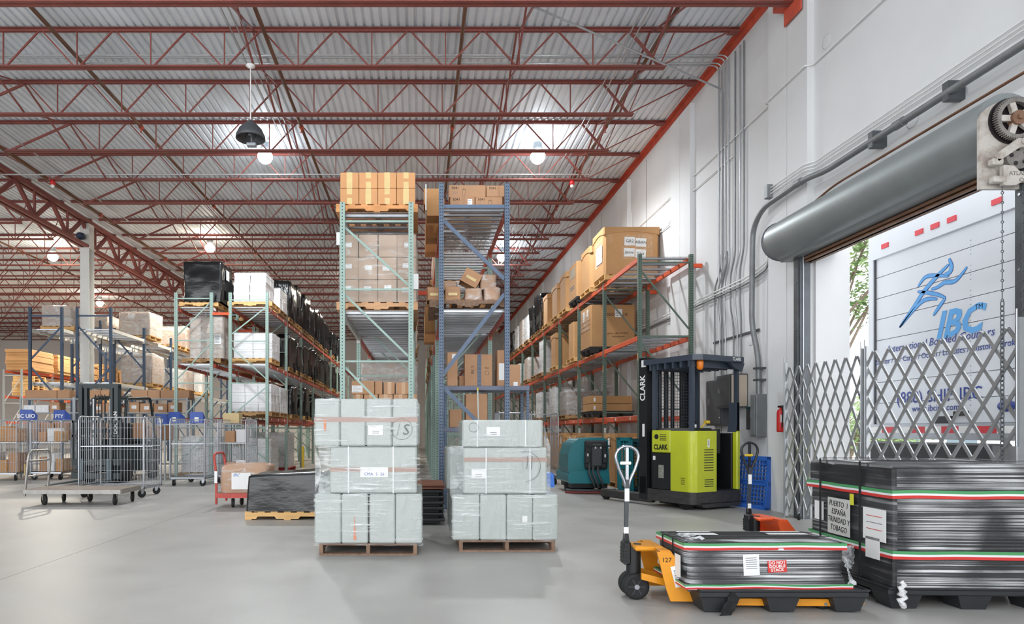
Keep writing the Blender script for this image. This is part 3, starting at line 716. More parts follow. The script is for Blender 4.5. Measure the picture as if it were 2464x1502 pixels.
# rest of the top level
def rr_gay(y,lab,z=ZA,dx=5.06,sx=1.12,sy=.95,sz=1.0,near=False,m=None,pal=True,**k):
    if pal: pallet(5.06,y,z,'wooden pallet under the '+lab,1.18,1.0,near=near,m=M_woodl)
    return gaylord(dx,y,z+.125,sx,sy,sz,lab,m=m,**k)
rr_gay(17.35,'lidded brown carton just behind the GR2 carton',sz=1.08,near=True)
plastic_pallet(5.0,18.62,ZA,'black plastic pallet on the top level of the right rack',1.1,1.0)
g2=gaylord(5.0,18.62,ZA+.14,1.1,.95,1.02,'tilted torn brown carton on black pallet, top of right rack',lid=False,oct=.03)
sticker(g2,'l',.5,.75,.6,.28,1.1,.95,1.02,m=mat('grey_print','#a99a86',.8),name='faded_print')
for i in range(2): sticker(g2,'l',.45,.38-.07*i,.5,.03,1.1,.95,1.02,m=M_fink,name='printed_line')
rr_gay(20.1,'tall lidded brown carton, third on the top of the right rack',sz=1.1,near=True)
rr_gay(21.35,'lidded brown carton, fourth on the top of the right rack',sz=1.02)
rr_gay(22.9,'pale lidded brown carton, fifth on the top of the right rack',sz=1.02,sy=.9)
M_fold=mat('foil_wrap','#b9c0c8',.12,metal=.7,bump=1.0,bscale=9,stretch=(2,2,.6))
for i,(y,h,mm) in enumerate(((24.3,1.35,M_bwrapv),(25.6,1.15,M_bwrapv),(27.0,1.0,None),(28.4,1.05,None),(29.8,1.0,None),(31.2,1.0,M_bwrapv),(32.8,1.0,None),(34.4,1.0,None))):
    pallet(5.06,y,ZA,'wooden pallet, %s of the far row on top of the right rack'%ORD[i],1.18,1.0,near=False)
    if mm: black_load(5.04,y,ZA+.125,1.16,.98,h,'black shiny wrapped load, %s in the far row atop the right rack'%ORD[i],seed=20+i,m=mm,detail=0,amp=.07,freq=4,vert=.3)
    else: box_load(5.04,y,ZA+.125,1.1,.95,h,'pale clear-wrapped boxes, %s of the far row on top of the right rack'%ORD[i],3,3,3,m=M_cardp if i%2 else M_wbox,film=F_hazy,seed=20+i,detail=0,stk=False)
# mid level
plastic_pallet(4.98,17.05,ZM,'black plastic pallet under the taped brown carton, right rack middle level',1.15,1.05)
g3=gaylord(5.0,17.05,ZM+.14,1.18,1.0,1.10,'bulging taped brown carton with large lettering, right rack middle level',lid=False,oct=.04)
text('lettering','neoptice',.17,mat('brown_ink','#5a4432',.8),g3,(.08,-.503,.86),FRONT)
text('lettering','phone 1.866.223.8040',.06,MATS['brown_ink'],g3,(.12,-.503,.36),FRONT); text('lettering','neopostinc.com',.05,MATS['brown_ink'],g3,(.14,-.503,.28),FRONT)
sticker(g3,'f',.62,.80,.19,.21,1.18,1.0,1.10,lines=4)
sticker(g3,'l',.35,.80,.16,.25,1.18,1.0,1.10,lines=4); sticker(g3,'l',.72,.84,.1,.18,1.18,1.0,1.10)
for v in (.66,.55,.44): sticker(g3,'l',.5,v,.94,.02,1.18,1.0,1.1,m=M_tapeb,name='strap')
MB().grid(lambda u,v: (-.61-.03*math.sin(u*PI)-.012*mnoise.noise(Vector((u*7,v*7,3))),-.47+u*.94,.45+v*.55),8,8).build('clear_film',F_clear,g3)
bar('top_flap',g3,M_bwrap,(-.5,-.45,1.10),(.5,.45,1.14))
rr_gay(19.05,'narrow brown carton with film-covered top, right rack middle level',ZM,near=True,sz=1.05,sy=.62,lid=False,oct=.03)
rr_gay(21.55,'brown carton with deep lid and straps, right rack middle level',ZM,near=True,sz=1.08,sy=.9)
pallet(5.06,24.0,ZM,'wooden pallet under the tall pale wrapped load, right rack middle level',near=False); box_load(5.06,24.0,ZM+.125,1.0,.8,1.2,'tall pale wrapped load, right rack middle level',2,2,4,m=M_wbox,film=F_hazy,seed=3,stk=False,detail=0)
pallet(5.06,25.2,ZM,'bare wooden pallet with a little parcel, right rack middle level',near=False); carton(4.9,25.2,ZM+.125,.35,.3,.3,'little white parcel on a bare pallet, right rack middle level',m=M_wbox)
for i,y in enumerate((27.1,29.6,32.1,34.6)): 
    pallet(5.06,y,ZM,'far wooden pallet, %s in the back of the right rack middle level'%ORD[i],near=False); box_load(5.06,y,ZM+.125,1.1,.95,.9,'far wrapped load, %s in the back of the right rack middle level'%ORD[i],2,2,3,m=(M_cardp,M_wbox)[i%2],film=F_hazy,stk=False,detail=0)
# low level
plastic_pallet(5.02,17.2,ZL,'black plastic pallet under long brown cartons, right rack lower level',1.1,1.2)
for i,(yy,zz) in enumerate(((16.95,0),(16.95,.21),(17.35,0),(17.35,.21))):
    carton(5.02,yy,ZL+.14+zz,1.1,.36,.20,['near lower','near upper','far lower','far upper'][i]+' long brown carton on black pallet, right rack lower level',m=M_cardg,tape='t',stk=(('f',.1,.5,.05,.1),))
pallet(5.05,20.1,ZL,'wooden pallet under dark wrapped cartons, right rack lower level',near=False); box_load(5.05,20.1,ZL+.125,1.1,.95,.72,'dark wrapped block of cartons, right rack lower level',4,4,5,m=mat('shaded_kraft','#8d7768',.8,rnd=.25),film=F_hazy,seed=9,stk=False)  # shade is put into the colour of these cartons
for i,y in enumerate((22.0,24.6)):
    pallet(5.05,y,ZL,'far wooden pallet, %s in the lower right rack'%ORD[i],near=False); box_load(5.05,y,ZL+.125,1.0,.9,.95,'far pale wrapped load, %s in the lower right rack'%ORD[i],2,2,3,m=M_wbox,film=F_hazy,stk=False,detail=0)
# floor level: open and lidded cartons
fl_rows=((13.9,'first'),(15.05,'second'),(16.45,'third'),(17.6,'fourth'),(18.95,'fifth'),(20.15,'sixth'),(21.5,'seventh'),(22.7,'eighth'))
for i,(y,o_) in enumerate(fl_rows):
    pallet(5.05,y,0,'wooden pallet on the floor below the right rack, %s from the front'%o_,near=False)
    g=gaylord(5.03,y,.125,1.12,1.0,1.02+.08*(i%2),'brown lidded carton on the floor below the right rack, %s from the front'%o_,m=M_cardg,oct=.10,lidh=.14)
    sticker(g,'l',.5,.8,.14,.24,1.16,1.04,1.1,lines=2)
# ---------------------------------------------------------------- CENTRE LEFT RACK
zt,zm,zl=4.725,3.205,1.545
pallet(-.67,10.55,zt,'orange-lit wooden pallet on top of the centre left rack',1.28,1.08,m=mat('orange_lit_pallet_wood','#d29560',.8,var=.2,vscale=3,stretch=(1,6,6)))  # orange light is put into this pallet's wood colour
k=0
for j in range(2):
    for i in range(4):
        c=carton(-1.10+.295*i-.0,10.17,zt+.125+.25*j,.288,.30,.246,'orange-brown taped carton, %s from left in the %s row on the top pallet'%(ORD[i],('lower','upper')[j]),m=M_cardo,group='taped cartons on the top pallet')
        mode=(i+j)%2
        if mode: bar('tape',c,M_tape,(-.045,-.152,0),(.045,-.150,.246))
        else: bar('tape',c,M_tape,(-.042,-.152,.15),(.042,-.150,.246)); bar('tape',c,M_tape,(-.038,-.152,0),(.042,-.150,.10))
for j in range(2):
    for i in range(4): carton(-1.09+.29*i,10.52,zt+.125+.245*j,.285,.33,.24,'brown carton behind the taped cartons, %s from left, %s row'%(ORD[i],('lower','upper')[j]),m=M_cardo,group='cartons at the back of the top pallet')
o=tag(MB().cham((-.01,-.2,0),(.01,.2,.42),.003).build('foam_sheet',M_white,None,(.10,10.5,zt+.127)),'white foam sheet at the right side of the taped cartons','packing sheet')
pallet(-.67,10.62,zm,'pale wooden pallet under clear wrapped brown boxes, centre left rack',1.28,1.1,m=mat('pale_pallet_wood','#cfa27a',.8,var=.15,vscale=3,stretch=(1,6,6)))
w=box_load(-.66,10.6,zm+.125,1.22,1.0,1.07,'large block of wrapped brown boxes with white labels, centre left rack',4,3,3,m=M_cardp,film=F_clear,seed=5)
sticker(w,'f',.03,.93,.12,.2,1.26,1.05,1.07); sticker(w,'f',.96,.3,.12,.24,1.26,1.05,1.07)
pallet(-.67,11.78,zm,'pallet behind the big wrapped block, centre left rack middle level',near=False); box_load(-.64,11.78,zm+.125,1.2,1.0,1.15,'wrapped block of brown boxes behind the first, centre left rack middle level',3,3,3,m=M_cardp,film=F_clear,seed=6,stk=False,detail=0)
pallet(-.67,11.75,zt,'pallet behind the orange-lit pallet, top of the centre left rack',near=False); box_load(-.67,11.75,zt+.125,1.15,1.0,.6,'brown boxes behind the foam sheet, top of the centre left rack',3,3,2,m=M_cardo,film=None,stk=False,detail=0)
# lower level front boxes on the 1.50 shelf
pallet(-.67,10.7,zl,'wooden pallet on the lower shelf of the centre left rack',1.2,1.3,near=False)
xx=-1.06
for i,wd in enumerate((.17,.235,.235,.235,.15)):
    carton(xx+wd/2,10.3,zl+.13,wd-.012,.36,.20,'small brown carton in the lower row, %s from left, above the grey stack'%ORD[i],m=M_card,tape='v',tm=mat('kraft_tape','#c7a383',.5) if 'kraft_tape' not in MATS else MATS['kraft_tape'],group='small cartons above the grey stack'); xx+=wd
carton(-.90,10.33,zl+.335,.36,.36,.21,'wide brown carton with a white label above the grey stack',m=M_card,stk=(('f',.25,.4,.17,.11),))
carton(-.655,10.36,zl+.335,.12,.36,.21,'narrow brown carton next to the wide labelled one',m=M_card)
carton(-.48,10.33,zl+.335,.17,.36,.195,'small upper brown carton left of the last one above the grey stack',m=M_card,tape='v',tm=MATS['kraft_tape']); carton(-.26,10.33,zl+.335,.22,.36,.19,'small upper brown carton, last on the right above the grey stack',m=M_card,tape='v',tm=MATS['kraft_tape'])
box_load(-.62,13.4,zl+.125,1.15,1.0,1.0,'hazy wrapped brown load behind the small cartons, centre left rack',3,3,3,m=M_cardp,film=F_hazy,seed=8,stk=False); pallet(-.62,13.4,zl,'pallet under the hazy wrapped load, centre left rack',near=False)
for i,y in enumerate((16.2,18.7,21.4,24,26.6)):
    for l,z in (('middle',zm),('top',zt),('lower',zl)):
        pallet(-.66,y,z,'far pallet, %s back on the %s level, centre left rack'%(ORD[i],l),near=False); box_load(-.66,y,z+.125,1.15,1.0,.75 if l!='top' else .6,'far wrapped boxes, %s back on the %s level, centre left rack'%(ORD[i],l),2,2,2,m=M_cardp,film=F_hazy if l!='top' else None,stk=False,detail=0)
# ---------------------------------------------------------------- CENTRE RIGHT RACK
zt,zm=4.945,3.305
carton(.70,10.62,zt,.40,.34,.175,'lower left carton printed 5041 on the blue rack',m=M_card,group='cartons printed 5041'); carton(1.13,10.62,zt,.44,.34,.175,'lower right carton printed 5041 on the blue rack',m=M_card,group='cartons printed 5041')
carton(.78,10.64,zt+.177,.60,.34,.20,'upper left long carton printed 5041 on the blue rack',m=M_card,group='cartons printed 5041'); carton(1.27,10.62,zt+.177,.36,.34,.185,'upper right carton printed 5041 on the blue rack',m=M_card,group='cartons printed 5041')
carton(1.10,11.05,zt+.19,.40,.34,.23,'carton printed 5041 just showing behind the others',m=M_card,group='cartons printed 5041')
M_pr=mat('box_print','#5a4a40',.8)
C5=[o for o in COL.objects if o.get('group')=='cartons printed 5041']
for o in C5:
    sx,sy,sz=o.dimensions if False else [max(v.co[i] for v in o.data.vertices)-min(v.co[i] for v in o.data.vertices) for i in range(3)]
    text('lettering','5041',.062,M_ink,o,(-sx/2+.10,-sy/2-.002,sz*.76),FRONT)
    cx=-sx/2+.10 if sx<.42 else -sx/2+.24
    if sx>.42:   # printed cup
        d=MB(); d.cb((cx,-sy/2-.001,sz*.63),(.062,.001,.006)); d.cb((cx,-sy/2-.001,sz*.75),(.004,.001,.04))
        for s in (-1,1): d.prism([(cx+s*.026,sz*.60),(cx+s*.03,sz*.60),(cx+s*.019,sz*.1),(cx+s*.015,sz*.1)],-sy/2-.0015,-sy/2-.0005)
        d.cb((cx,-sy/2-.001,sz*.1),(.034,.001,.004)); d.build('printed_cup',M_pr,o)
        for i in range(4): bar('printed_line',o,M_fink,(-sx/2+.055,-sy/2-.0015,sz*(.5-.1*i)),(-sx/2+.055+R.uniform(.04,.09),-sy/2-.0005,sz*(.5-.1*i)+.003))
    else:
        for s in (0,1): bar('printed_box',o,M_fink,(-sx/2+.07+.035*s,-sy/2-.0015,sz*.35),(-sx/2+.072+.035*s,-sy/2-.0005,sz*.58))
        for z_ in (.35,.58): bar('printed_box',o,M_fink,(-sx/2+.07,-sy/2-.0015,sz*z_),(-sx/2+.107,-sy/2-.0005,sz*z_+.002))
        bar('tape',o,M_tapeb,(.0,-sy/2-.002,0),(.045,-sy/2-.0005,sz))
sticker(C5[0],'f',.80,.42,.075,.13,.40,.34,.175,lines=3)
# cartons piled beside and behind (in the gap at the left)
for i,(x,y,z,sx,sz,lab) in enumerate(((.27,11.05,zt,.30,.30,'open brown carton in the gap left of the 5041 cartons'),(.24,11.35,zt+.30,.34,.28,'upper brown carton in the gap left of the 5041 cartons'),
     (.60,11.8,zt,.4,.40,'brown carton behind the 5041 cartons, left'),(1.1,11.8,zt,.4,.36,'brown carton behind the 5041 cartons, right'))): carton(x,y,z+.0,sx,.4,sz,lab,m=M_cardg)
for i,(x,y,z,w,h) in enumerate(((.31,12.3,zt,.4,.34),(.30,12.3,zt+.345,.38,.25),(.32,13.25,zt,.42,.55),(.30,13.1,zm,.4,.5),(.32,13.1,zm+.505,.36,.4),(.30,14.7,zm,.4,.6))): carton(x,y,z,w,.4,h,'brown carton overhanging the gap between the centre racks, %s'%('upper near','uppermost near','upper far','lower near','stacked lower near','lower far')[i],m=M_cardg)
pallet(.78,11.0,zm,'old wooden pallet under a heap of taped parcels, blue rack',1.25,1.3,m=M_woodd)
plist=((.235,10.62,0,.22,.21,0,'brown parcel overhanging the pallet left of the blue post',False),(.54,10.62,0,.25,.22,0,'square brown parcel in the lower row on the blue rack',False),(.88,10.62,0,.27,.19,0,'dark-ended glossy parcel, lower row, middle, on the blue rack',True),(1.19,10.64,0,.26,.21,.0,'glossy wrapped parcel, lower row, rightmost, on the blue rack',True),
     (.51,10.86,.22,.24,.14,0,'flat glossy parcel on top of the square one, blue rack',True),(.80,10.78,.24,.30,.24,.5,'tilted brown parcel leaning on top of the heap, blue rack',False),(1.14,10.80,.215,.26,.24,0,'glossy rounded parcel at the top right of the heap, blue rack',True))
for x,y,z,sx,sz,tl,lab,gl in plist:
    o=shell(sx,.34,sz,amp=.01 if gl else .004,r=.05 if gl else .014,seed=sx*9+z,n=4,m=5,freq=5).build('parcel',M_card,None,(x,y,zm+.127+z+(.06 if tl else 0)),(0,tl,0)); tag(o,lab,'parcel','taped parcels on the blue rack')
    if gl: shell(sx+.012,.352,sz+.006,amp=.012,r=.05,seed=sx*9+z,n=4,m=5,freq=5).build('clear_wrap',F_clear,o,(0,0,-.002))
    bar('tape',o,M_tape,(-sx*.3,-.182,sz*.35),(sx*.3,-.179,sz*.55)) if not gl else None
for i,y in enumerate((13.4,14.6)):
    pallet(.98,y,zm,'pallet further back on the blue rack middle level, %s'%ORD[i],near=False); gaylord(1.08,y,zm+.125,.9,.95,.55,'flat brown carton further back on the blue rack middle level, %s'%ORD[i],m=M_cardo,lid=False)
for i,y in enumerate((16.5,19,21.5,24,26.5)):
    for l,z in (('middle',zm),('top',zt)):
        pallet(.86,y,z,'far pallet, %s back on the %s level of the centre right rack'%(ORD[i],l),near=False); box_load(.86,y,z+.125,1.1,1.0,.6,'far boxes, %s back on the %s level of the centre right rack'%(ORD[i],l),2,2,2,m=(M_cardp,M_cardg)[i%2],film=None,stk=False,detail=0)
# ================================================================ LEFT RACKS
zt,zm,zl=4.795,3.215,1.715
pallet(-6.2,18.45,zt,'wooden pallet under the big black wrapped load on the left green rack',1.1,1.02,m=M_woodl)
black_load(-6.1,18.45,zt+.125,1.08,1.05,1.12,'big black wrapped load on top of the left green rack, under a lamp',seed=1,paper=((.555,-.1,.7),(.575,.12,.98)),amp=.045)
pallet(-6.15,18.5,zm,'wooden pallet under grey-brown wrapped boxes, left green rack',1.1,1.02)
w=box_load(-5.98,18.5,zm+.125,.98,1.0,1.14,'tall grey-brown wrapped boxes with one white list, left green rack',3,3,4,m=M_cardp,film=F_hazy,seed=2,stk=False); sticker(w,'f',.8,.47,.19,.28,1.02,1.04,1.14,lines=6)
pallet(-6.2,20.85,zt,'far pallet behind the big black load, left green rack top',near=False); black_load(-6.2,20.85,zt+.125,1.05,1.0,1.0,'black wrapped load right behind the big one, left green rack top',seed=4,detail=0)
pallet(-4.75,18.4,zt,'wooden pallet under white boxes on top of the green rack left of the aisle',1.25,1.02,m=M_woodl)
for i in range(2):
    for j in range(2):
        for k in range(3):
            c=carton(-5.0+.46*i+(.02 if k==2 else 0),18.17+.5*j,zt+.125+.27*k,.43,.46,.266,'white lidded box, %s column, %s row, %s, top pallet left of the aisle'%(('left','right')[i],('front','back')[j],('bottom','middle','top')[k]),m=M_wbox,group='white boxes on the top pallet')
            bar('lid',c,M_wbox,(-.219,-.234,.185),(.219,.234,.269))
for (yy,zz,nz,lab) in ((19.55,zt,2,'white boxes behind the first pallet, top level left of the aisle'),):
    pallet(-4.75,yy,zz,'pallet under the '+lab,near=False); box_load(-4.68,yy,zz+.125,1.05,1.0,.62,lab,2,3,nz,m=M_wbox,film=F_clear,lid=True,stk=False,seed=11)
pallet(-4.75,18.45,zm,'wooden pallet under wrapped white boxes, middle level left of the aisle',1.2,1.02,m=M_woodl)
box_load(-4.68,18.45,zm+.125,1.08,1.0,.70,'wrapped white boxes on the middle level left of the aisle',2,2,3,m=M_wbox,film=F_clear,lid=True,stk=False,seed=12)
pallet(-4.75,18.45,zl,'wooden pallet under nine-high white boxes, lower level left of the aisle',1.2,1.02)
box_load(-4.72,18.45,zl+.125,1.12,1.0,.78,'tight block of white lidded boxes, lower level left of the aisle',3,3,3,m=M_wbox,film=None,lid=True,seed=13)
pallet(-4.75,19.58,zl,'wooden pallet under the second block of white boxes, lower level left of the aisle',near=False); box_load(-4.70,19.58,zl+.125,1.1,1.0,.74,'second wrapped block of white boxes, lower level left of the aisle',3,3,3,m=M_wbox,film=F_hazy,lid=True,stk=False,seed=14,detail=0)
pallet(-4.75,18.5,0,'wooden pallet on the floor under white wrapped boxes left of the aisle',near=False)
box_load(-4.75,18.5,.125,1.1,1.0,.93,'white wrapped boxes on the floor below the left green rack',3,2,4,m=M_wbox,film=F_hazy,lid=True,stk=False,seed=15,skip=((0,0,3),(1,0,3),(0,1,3)))
pallet(-4.75,20.9,0,'red-painted pallet on the floor further along the left aisle',near=False,m=mat('red_pallet','#a8322c',.7)); box_load(-4.75,20.9,.125,1.1,1.0,1.1,'grey-white wrapped boxes on the red pallet along the left aisle',3,2,4,m=M_wbox,film=F_hazy,lid=True,stk=False,seed=16,detail=0)
bar_y=tag(MB().box((-.04,-.04,0),(.04,.04,.75)).build('post_guard',mat('yellow_paint','#d3b22a',.5),None,(-4.14,22.68,0)),'yellow post guard at the foot of the left aisle rack','guard')
nB=0
for lname,z,ys,hh in (('top',zt,(20.86,22.05,23.4,24.6,25.95,27.1,28.6,31,33.6),1.15),('middle',zm,(20.86,22.05,23.4,24.6,25.95,27.1,28.6,31,33.6),1.0),('lower',zl,(21.3,23.6,26.0,28.6,31.2),.95)):
    for i,y in enumerate(ys):
        pallet(-4.75,y,z,'far wooden pallet, %s along the %s level left of the aisle'%(ORD[i],lname),near=False,m=M_woodl if i%2 else M_wood)
        if lname=='middle' and i==0: black_load(-4.72,y,z+.125,1.12,1.05,hh,'black wrapped load, first on the middle level left of the aisle',seed=31,m=M_bwrapv,detail=0,amp=.08,freq=4,vert=.3); continue
        black_load(-4.70,y,z+.125,1.12,1.1,hh*R.uniform(.9,1.08),'black glossy wrapped load, %s along the %s level left of the aisle'%(ORD[i],lname),seed=40+nB,m=M_bwrapv,detail=0,amp=.09,freq=4,vert=.3); nB+=1
for i,y in enumerate((21.8,24.2)):
    pallet(-6.2,y,zm,'far pallet, %s on the middle level behind the grey-brown boxes'%ORD[i],near=False); black_load(-6.2,y,zm+.125,1.0,1.0,.9,'black wrapped load, %s on the middle level behind the grey-brown boxes'%ORD[i],seed=70+i,detail=0)
pallet(-6.2,18.5,0,'wooden pallet on the floor under the first green rack',near=False); box_load(-6.2,18.5,.125,1.0,1.0,1.0,'white film-wrapped boxes on the floor under the first green rack',2,2,3,m=M_wbox,film=F_hazy,stk=False,seed=17,detail=0)
# ---------------------------------------------------------------- navy racks
z1,z2=4.6,2.9
def brown_load(x,y,z,sx,sy,sz,lab,seed,nx=3,ny=3,nz=3,m=None,taper=.12):
    pallet(x,y,z,'pallet under the '+lab,1.1,1.0,near=False,m=M_woodl)
    t=box_load(x,y,z+.125,sx,sy,sz,lab,nx,ny,nz,m=m or M_cardp,film=None,seed=seed,stk=False,detail=0)
    shell(sx+.06,sy+.06,sz+.03,amp=.05,seed=seed,n=6,m=6,r=.09,taper=.0).build('stretch_film',F_hazy,t); return t
brown_load(-11.87,21.45,z1,.92,1.1,.62,'sagging film-wrapped boxes on top of the navy rack left of the column',51,2,2,2)
brown_load(-11.82,23.65,z1,1.1,1.1,.72,'film-wrapped boxes behind the column on the navy rack top',52,2,2,2)
w=brown_load(-10.2,23.4,z1,1.12,1.05,.78,'film-wrapped cartons with a blue-printed sign, navy rack top right of the column',53,3,2,3); sticker(w,'f',.42,.85,.24,.17,1.2,1.1,.8,lines=2)
brown_load(-10.2,25.85,z1,1.1,.95,.60,'pale labelled cartons behind the blue-printed sign, navy rack top',54,2,2,2,m=M_card); brown_load(-10.2,26.98,z1,1.05,.95,.85,'cartons in crumpled film further back on the navy rack top',55,2,2,3,m=M_card)
brown_load(-10.2,29.2,z1,1.05,.95,.85,'cartons in film at the far end of the navy rack top',58,2,2,3,m=M_card)
w=brown_load(-10.2,23.6,z2,1.12,1.05,1.0,'tall film-wrapped cartons on the lower shelf of the navy rack',56,3,3,3); sticker(w,'f',.6,.78,.26,.2,1.2,1.1,1.0,lines=2)
brown_load(-10.2,25.85,z2,1.0,.95,.7,'white-labelled film-wrapped cartons, lower navy rack, second',57,2,2,2,m=M_wbox); brown_load(-10.2,26.98,z2,1.0,.95,.75,'film-wrapped cartons, lower navy rack, third',59,2,2,2); brown_load(-10.2,29.0,z2,1.0,.95,.8,'cartons in white film, lower navy rack, fourth',60,2,2,2,m=M_wbox)
# ---------------------------------------------------------------- far left: flat cartons and spare pallets on the orange rack
for i,(y,n,z) in enumerate(((31.3,7,4.2),(33.6,7,4.2),(35.8,6,4.2),(38.2,7,4.2),(40.6,6,4.2),(43,7,4.2))):
    t=thing('carton_stack','stack of flat golden cartons on the far orange rack, %s from the front'%ORD[i],'box stack',(-19.05,y,z),group='flat carton stacks')
    for k in range(n):
        link('carton',cached(('flatc',),lambda: MB().cham((-.6,-.95,0),(.6,.95,.135),.01).mesh('carton',M_cardg)),t,(R.uniform(-.03,.03),R.uniform(-.04,.04),k*.14))
for i,y in enumerate((31.2,33.8,36.3,39,41.2)):
    t=thing('pallet_stack','stack of spare wooden pallets on the far orange rack, %s from the front'%ORD[i],'pallet stack',(-19.05,y,3.0),group='spare pallet stacks')
    for k in range(7):
        p=link('spare_pallet',cached(('farpal',M_woodl.name,1.0,1.0),lambda: MB().box((-.5,-.5,.1),(.5,.5,.124)).box((-.5,-.5,0),(.5,-.4,.1)).box((-.5,.4,0),(.5,.5,.1)).box((-.5,-.05,0),(.5,.05,.1)).mesh('spare_pallet',M_woodl)),t,(R.uniform(-.03,.03),R.uniform(-.03,.03),k*.135))
# window vent high on the back wall
tag(MB().box((-21.5,46.93,4.6),(-19.8,46.99,5.6)).build('window_1',mat('frosted_louvre','#eef2f4',.4)),kind='structure')
# ---------------------------------------------------------------- steel shelf with small boxes
M_shelf=mat('grey_shelf_steel','#9ba0a4',.5,metal=.3)
for s,(xa,xb,lab) in enumerate(((-11.85,-10.28,'grey steel shelf with white archive boxes behind the mesh cages'),(-10.24,-8.9,'grey steel shelf behind the black forklift'),(-8.7,-6.9,'dark steel shelf with cartons right of the forklift'))):
    t=thing('steel_shelf',lab,'shelf',(xa,19.0,0)); W=xb-xa
    for x in (0,W):
        for y in (0,.55): bar('post',t,M_shelf,(x-.02,y-.02,0),(x+.02,y+.02,2.3))
    for z in (.3,1.0,1.82,2.23): bar('shelf_board',t,M_shelf,(-.02,-.02,z),(W+.02,.57,z+.03))
    n=0
    x=xa+.1
    while x<xb-.3:
        w=R.choice((.26,.36,.5)) if s else (.95 if n==0 else .36)
        carton(x+w/2,19.22,2.262,w-.01,.36,.25,'plain brown carton on top of the %s, %s from left'%(('left steel shelf','steel shelf behind the forklift','dark steel shelf')[s],ORD[n]),m=M_card,group='cartons on the steel shelves'); x+=w+.01; n+=1
    x=xa+.05; n=0
    while x<xb-.42:
        w=R.choice((.3,.34,.4)); wh=(s==0 and n<2)
        carton(x+w/2,19.22,1.852,w-.01,.36,.21 if wh else R.uniform(.22,.34),('white archive box' if wh else 'brown parcel box')+' on the middle of the %s, %s from left'%(('left steel shelf','steel shelf behind the forklift','dark steel shelf')[s],ORD[n]),m=M_wbox if wh else M_card,stk=(('f',.5,.5,.14,.1),),group='cartons on the steel shelves'); x+=w+.02; n+=1
    for k in range(3): carton(xa+.3+.45*k,19.24,1.032,.4,.36,.5,'brown carton low on the %s, %s from left'%(('left steel shelf','steel shelf behind the forklift','dark steel shelf')[s],ORD[k]),m=M_card,group='cartons on the steel shelves')
# ================================================================ ROLL CAGES
M_cage=mat('zinc_cage_wire','#b3b7bd',.28,metal=.9,var=.08)
def castor(name,parent,x,y,z0,r,rz=0,m=None,fork=None):
    w=link(name,cached(('castor',r,(fork or M_steel).name),lambda: MB().lathe([(0,-.019),(r*.55,-.019),(r*.62,-.022),(r*.97,-.02),(r,-.012),(r,.012),(r*.97,.02),(r*.62,.022),(r*.55,.019),(0,.019)],(0,0,r),18,0,'x').cyl((-.03,0,r),(.03,0,r),.012,n=8,mi=1)
        .prism([(-.022,r*1.0),(.022,r*1.0),(.05,r*2.1),(-.03,r*2.1)],-.031,-.026,'x',mi=1).prism([(-.022,r*1.0),(.022,r*1.0),(.05,r*2.1),(-.03,r*2.1)],.026,.031,'x',mi=1).box((-.045,-.04,r*2.08),(.045,.055,r*2.14),mi=1).mesh('castor',[M_rubber,fork or M_steel])),parent,(x,y,0),(0,0,rz))
    return w
def cage(x,y,w,d,label,rz=0,h=1.58,panels='lrb',shelf=True,tilt=False):
    """x,y = near left corner; panels: l r b f"""
    t=thing('roll_cage',label,'roll cage',(x,y,0),rz,'wire mesh roll cages')
    z0=.20
    bs=MB().box((0,0,z0-.03),(w,.03,z0+.01)).box((0,d-.03,z0-.03),(w,d,z0+.01)).box((0,0,z0-.03),(.03,d,z0+.01)).box((w-.03,0,z0-.03),(w,d,z0+.01))
    for i in range(1,9): bs.box((w*i/9-.02,.02,z0-.01),(w*i/9+.02,d-.02,z0))
    bs.build('base',M_cage,t)
    for (cx,cy) in ((.08,.08),(w-.08,.08),(.08,d-.08),(w-.08,d-.08)): castor('castor',t,cx,cy,0,.075,R.uniform(-1.5,1.5))
    def panel(p0,p1):
        p0=Vector(p0); p1=Vector(p1); L=(p1-p0).length; dv=(p1-p0)/L
        pts=bent([(p0.x,p0.y,z0-.02),(p0.x,p0.y,h),(p1.x,p1.y,h),(p1.x,p1.y,z0-.02)],.09)
        MB().tube(pts,.014,7).build('side_frame',M_cage,t)
        n=int(L/.068)
        for i in range(1,n):
            q=p0+dv*(L*i/n); rod('wire',t,M_cage,(q.x,q.y,z0+.05),(q.x,q.y,h),.0042,5)
        for z in (z0+.05,z0+.28,z0+.5,z0+.72,z0+.94,z0+1.16):
            rod('cross_wire',t,M_cage,(p0.x,p0.y,z),(p1.x,p1.y,z),.0045,5)
    if 'l' in panels: panel((0.015,.0),(.015,d))
    if 'r' in panels: panel((w-.015,0),(w-.015,d))
    if 'b' in panels: panel((0.02,d-.01),(w-.02,d-.01))
    if 'f' in panels: panel((0.02,.01),(w-.02,.01))
    if shelf:
        s=MB(); z=1.0
        for i in range(int(w/.07)): s.box((.03+.07*i,.03,z),(.036+.07*i,d-.03,z+.006))
        s.box((.02,.02,z-.012),(w-.02,.032,z+.006)).box((.02,d-.05,z-.012),(w-.02,d-.038,z+.006)).box((.02,d*.5,z-.02),(w-.02,d*.5+.012,z+.006))
        s.build('fold_shelf',M_cage,t)
    return t
cage(-6.62,12.4,1.28,.86,'large empty roll cage standing behind the flat platform truck')
cage(-5.87,15.0,.84,1.28,'narrow roll cage with a hammock shelf left of the red cart')
c=cage(-4.99,15.75,.72,1.1,'roll cage holding cartons behind the red-handled cart')
cage(-11.75,16.6,1.3,.9,'roll cage cut off by the left edge of the picture',panels='lrbf')
cage(-10.3,16.9,.85,.9,'roll cage full of parcels between the left-edge cage and the forklift',panels='lrbf')
cage(-9.35,17.6,.9,.8,'roll cage behind the forklift backrest',panels='lbf',shelf=False)
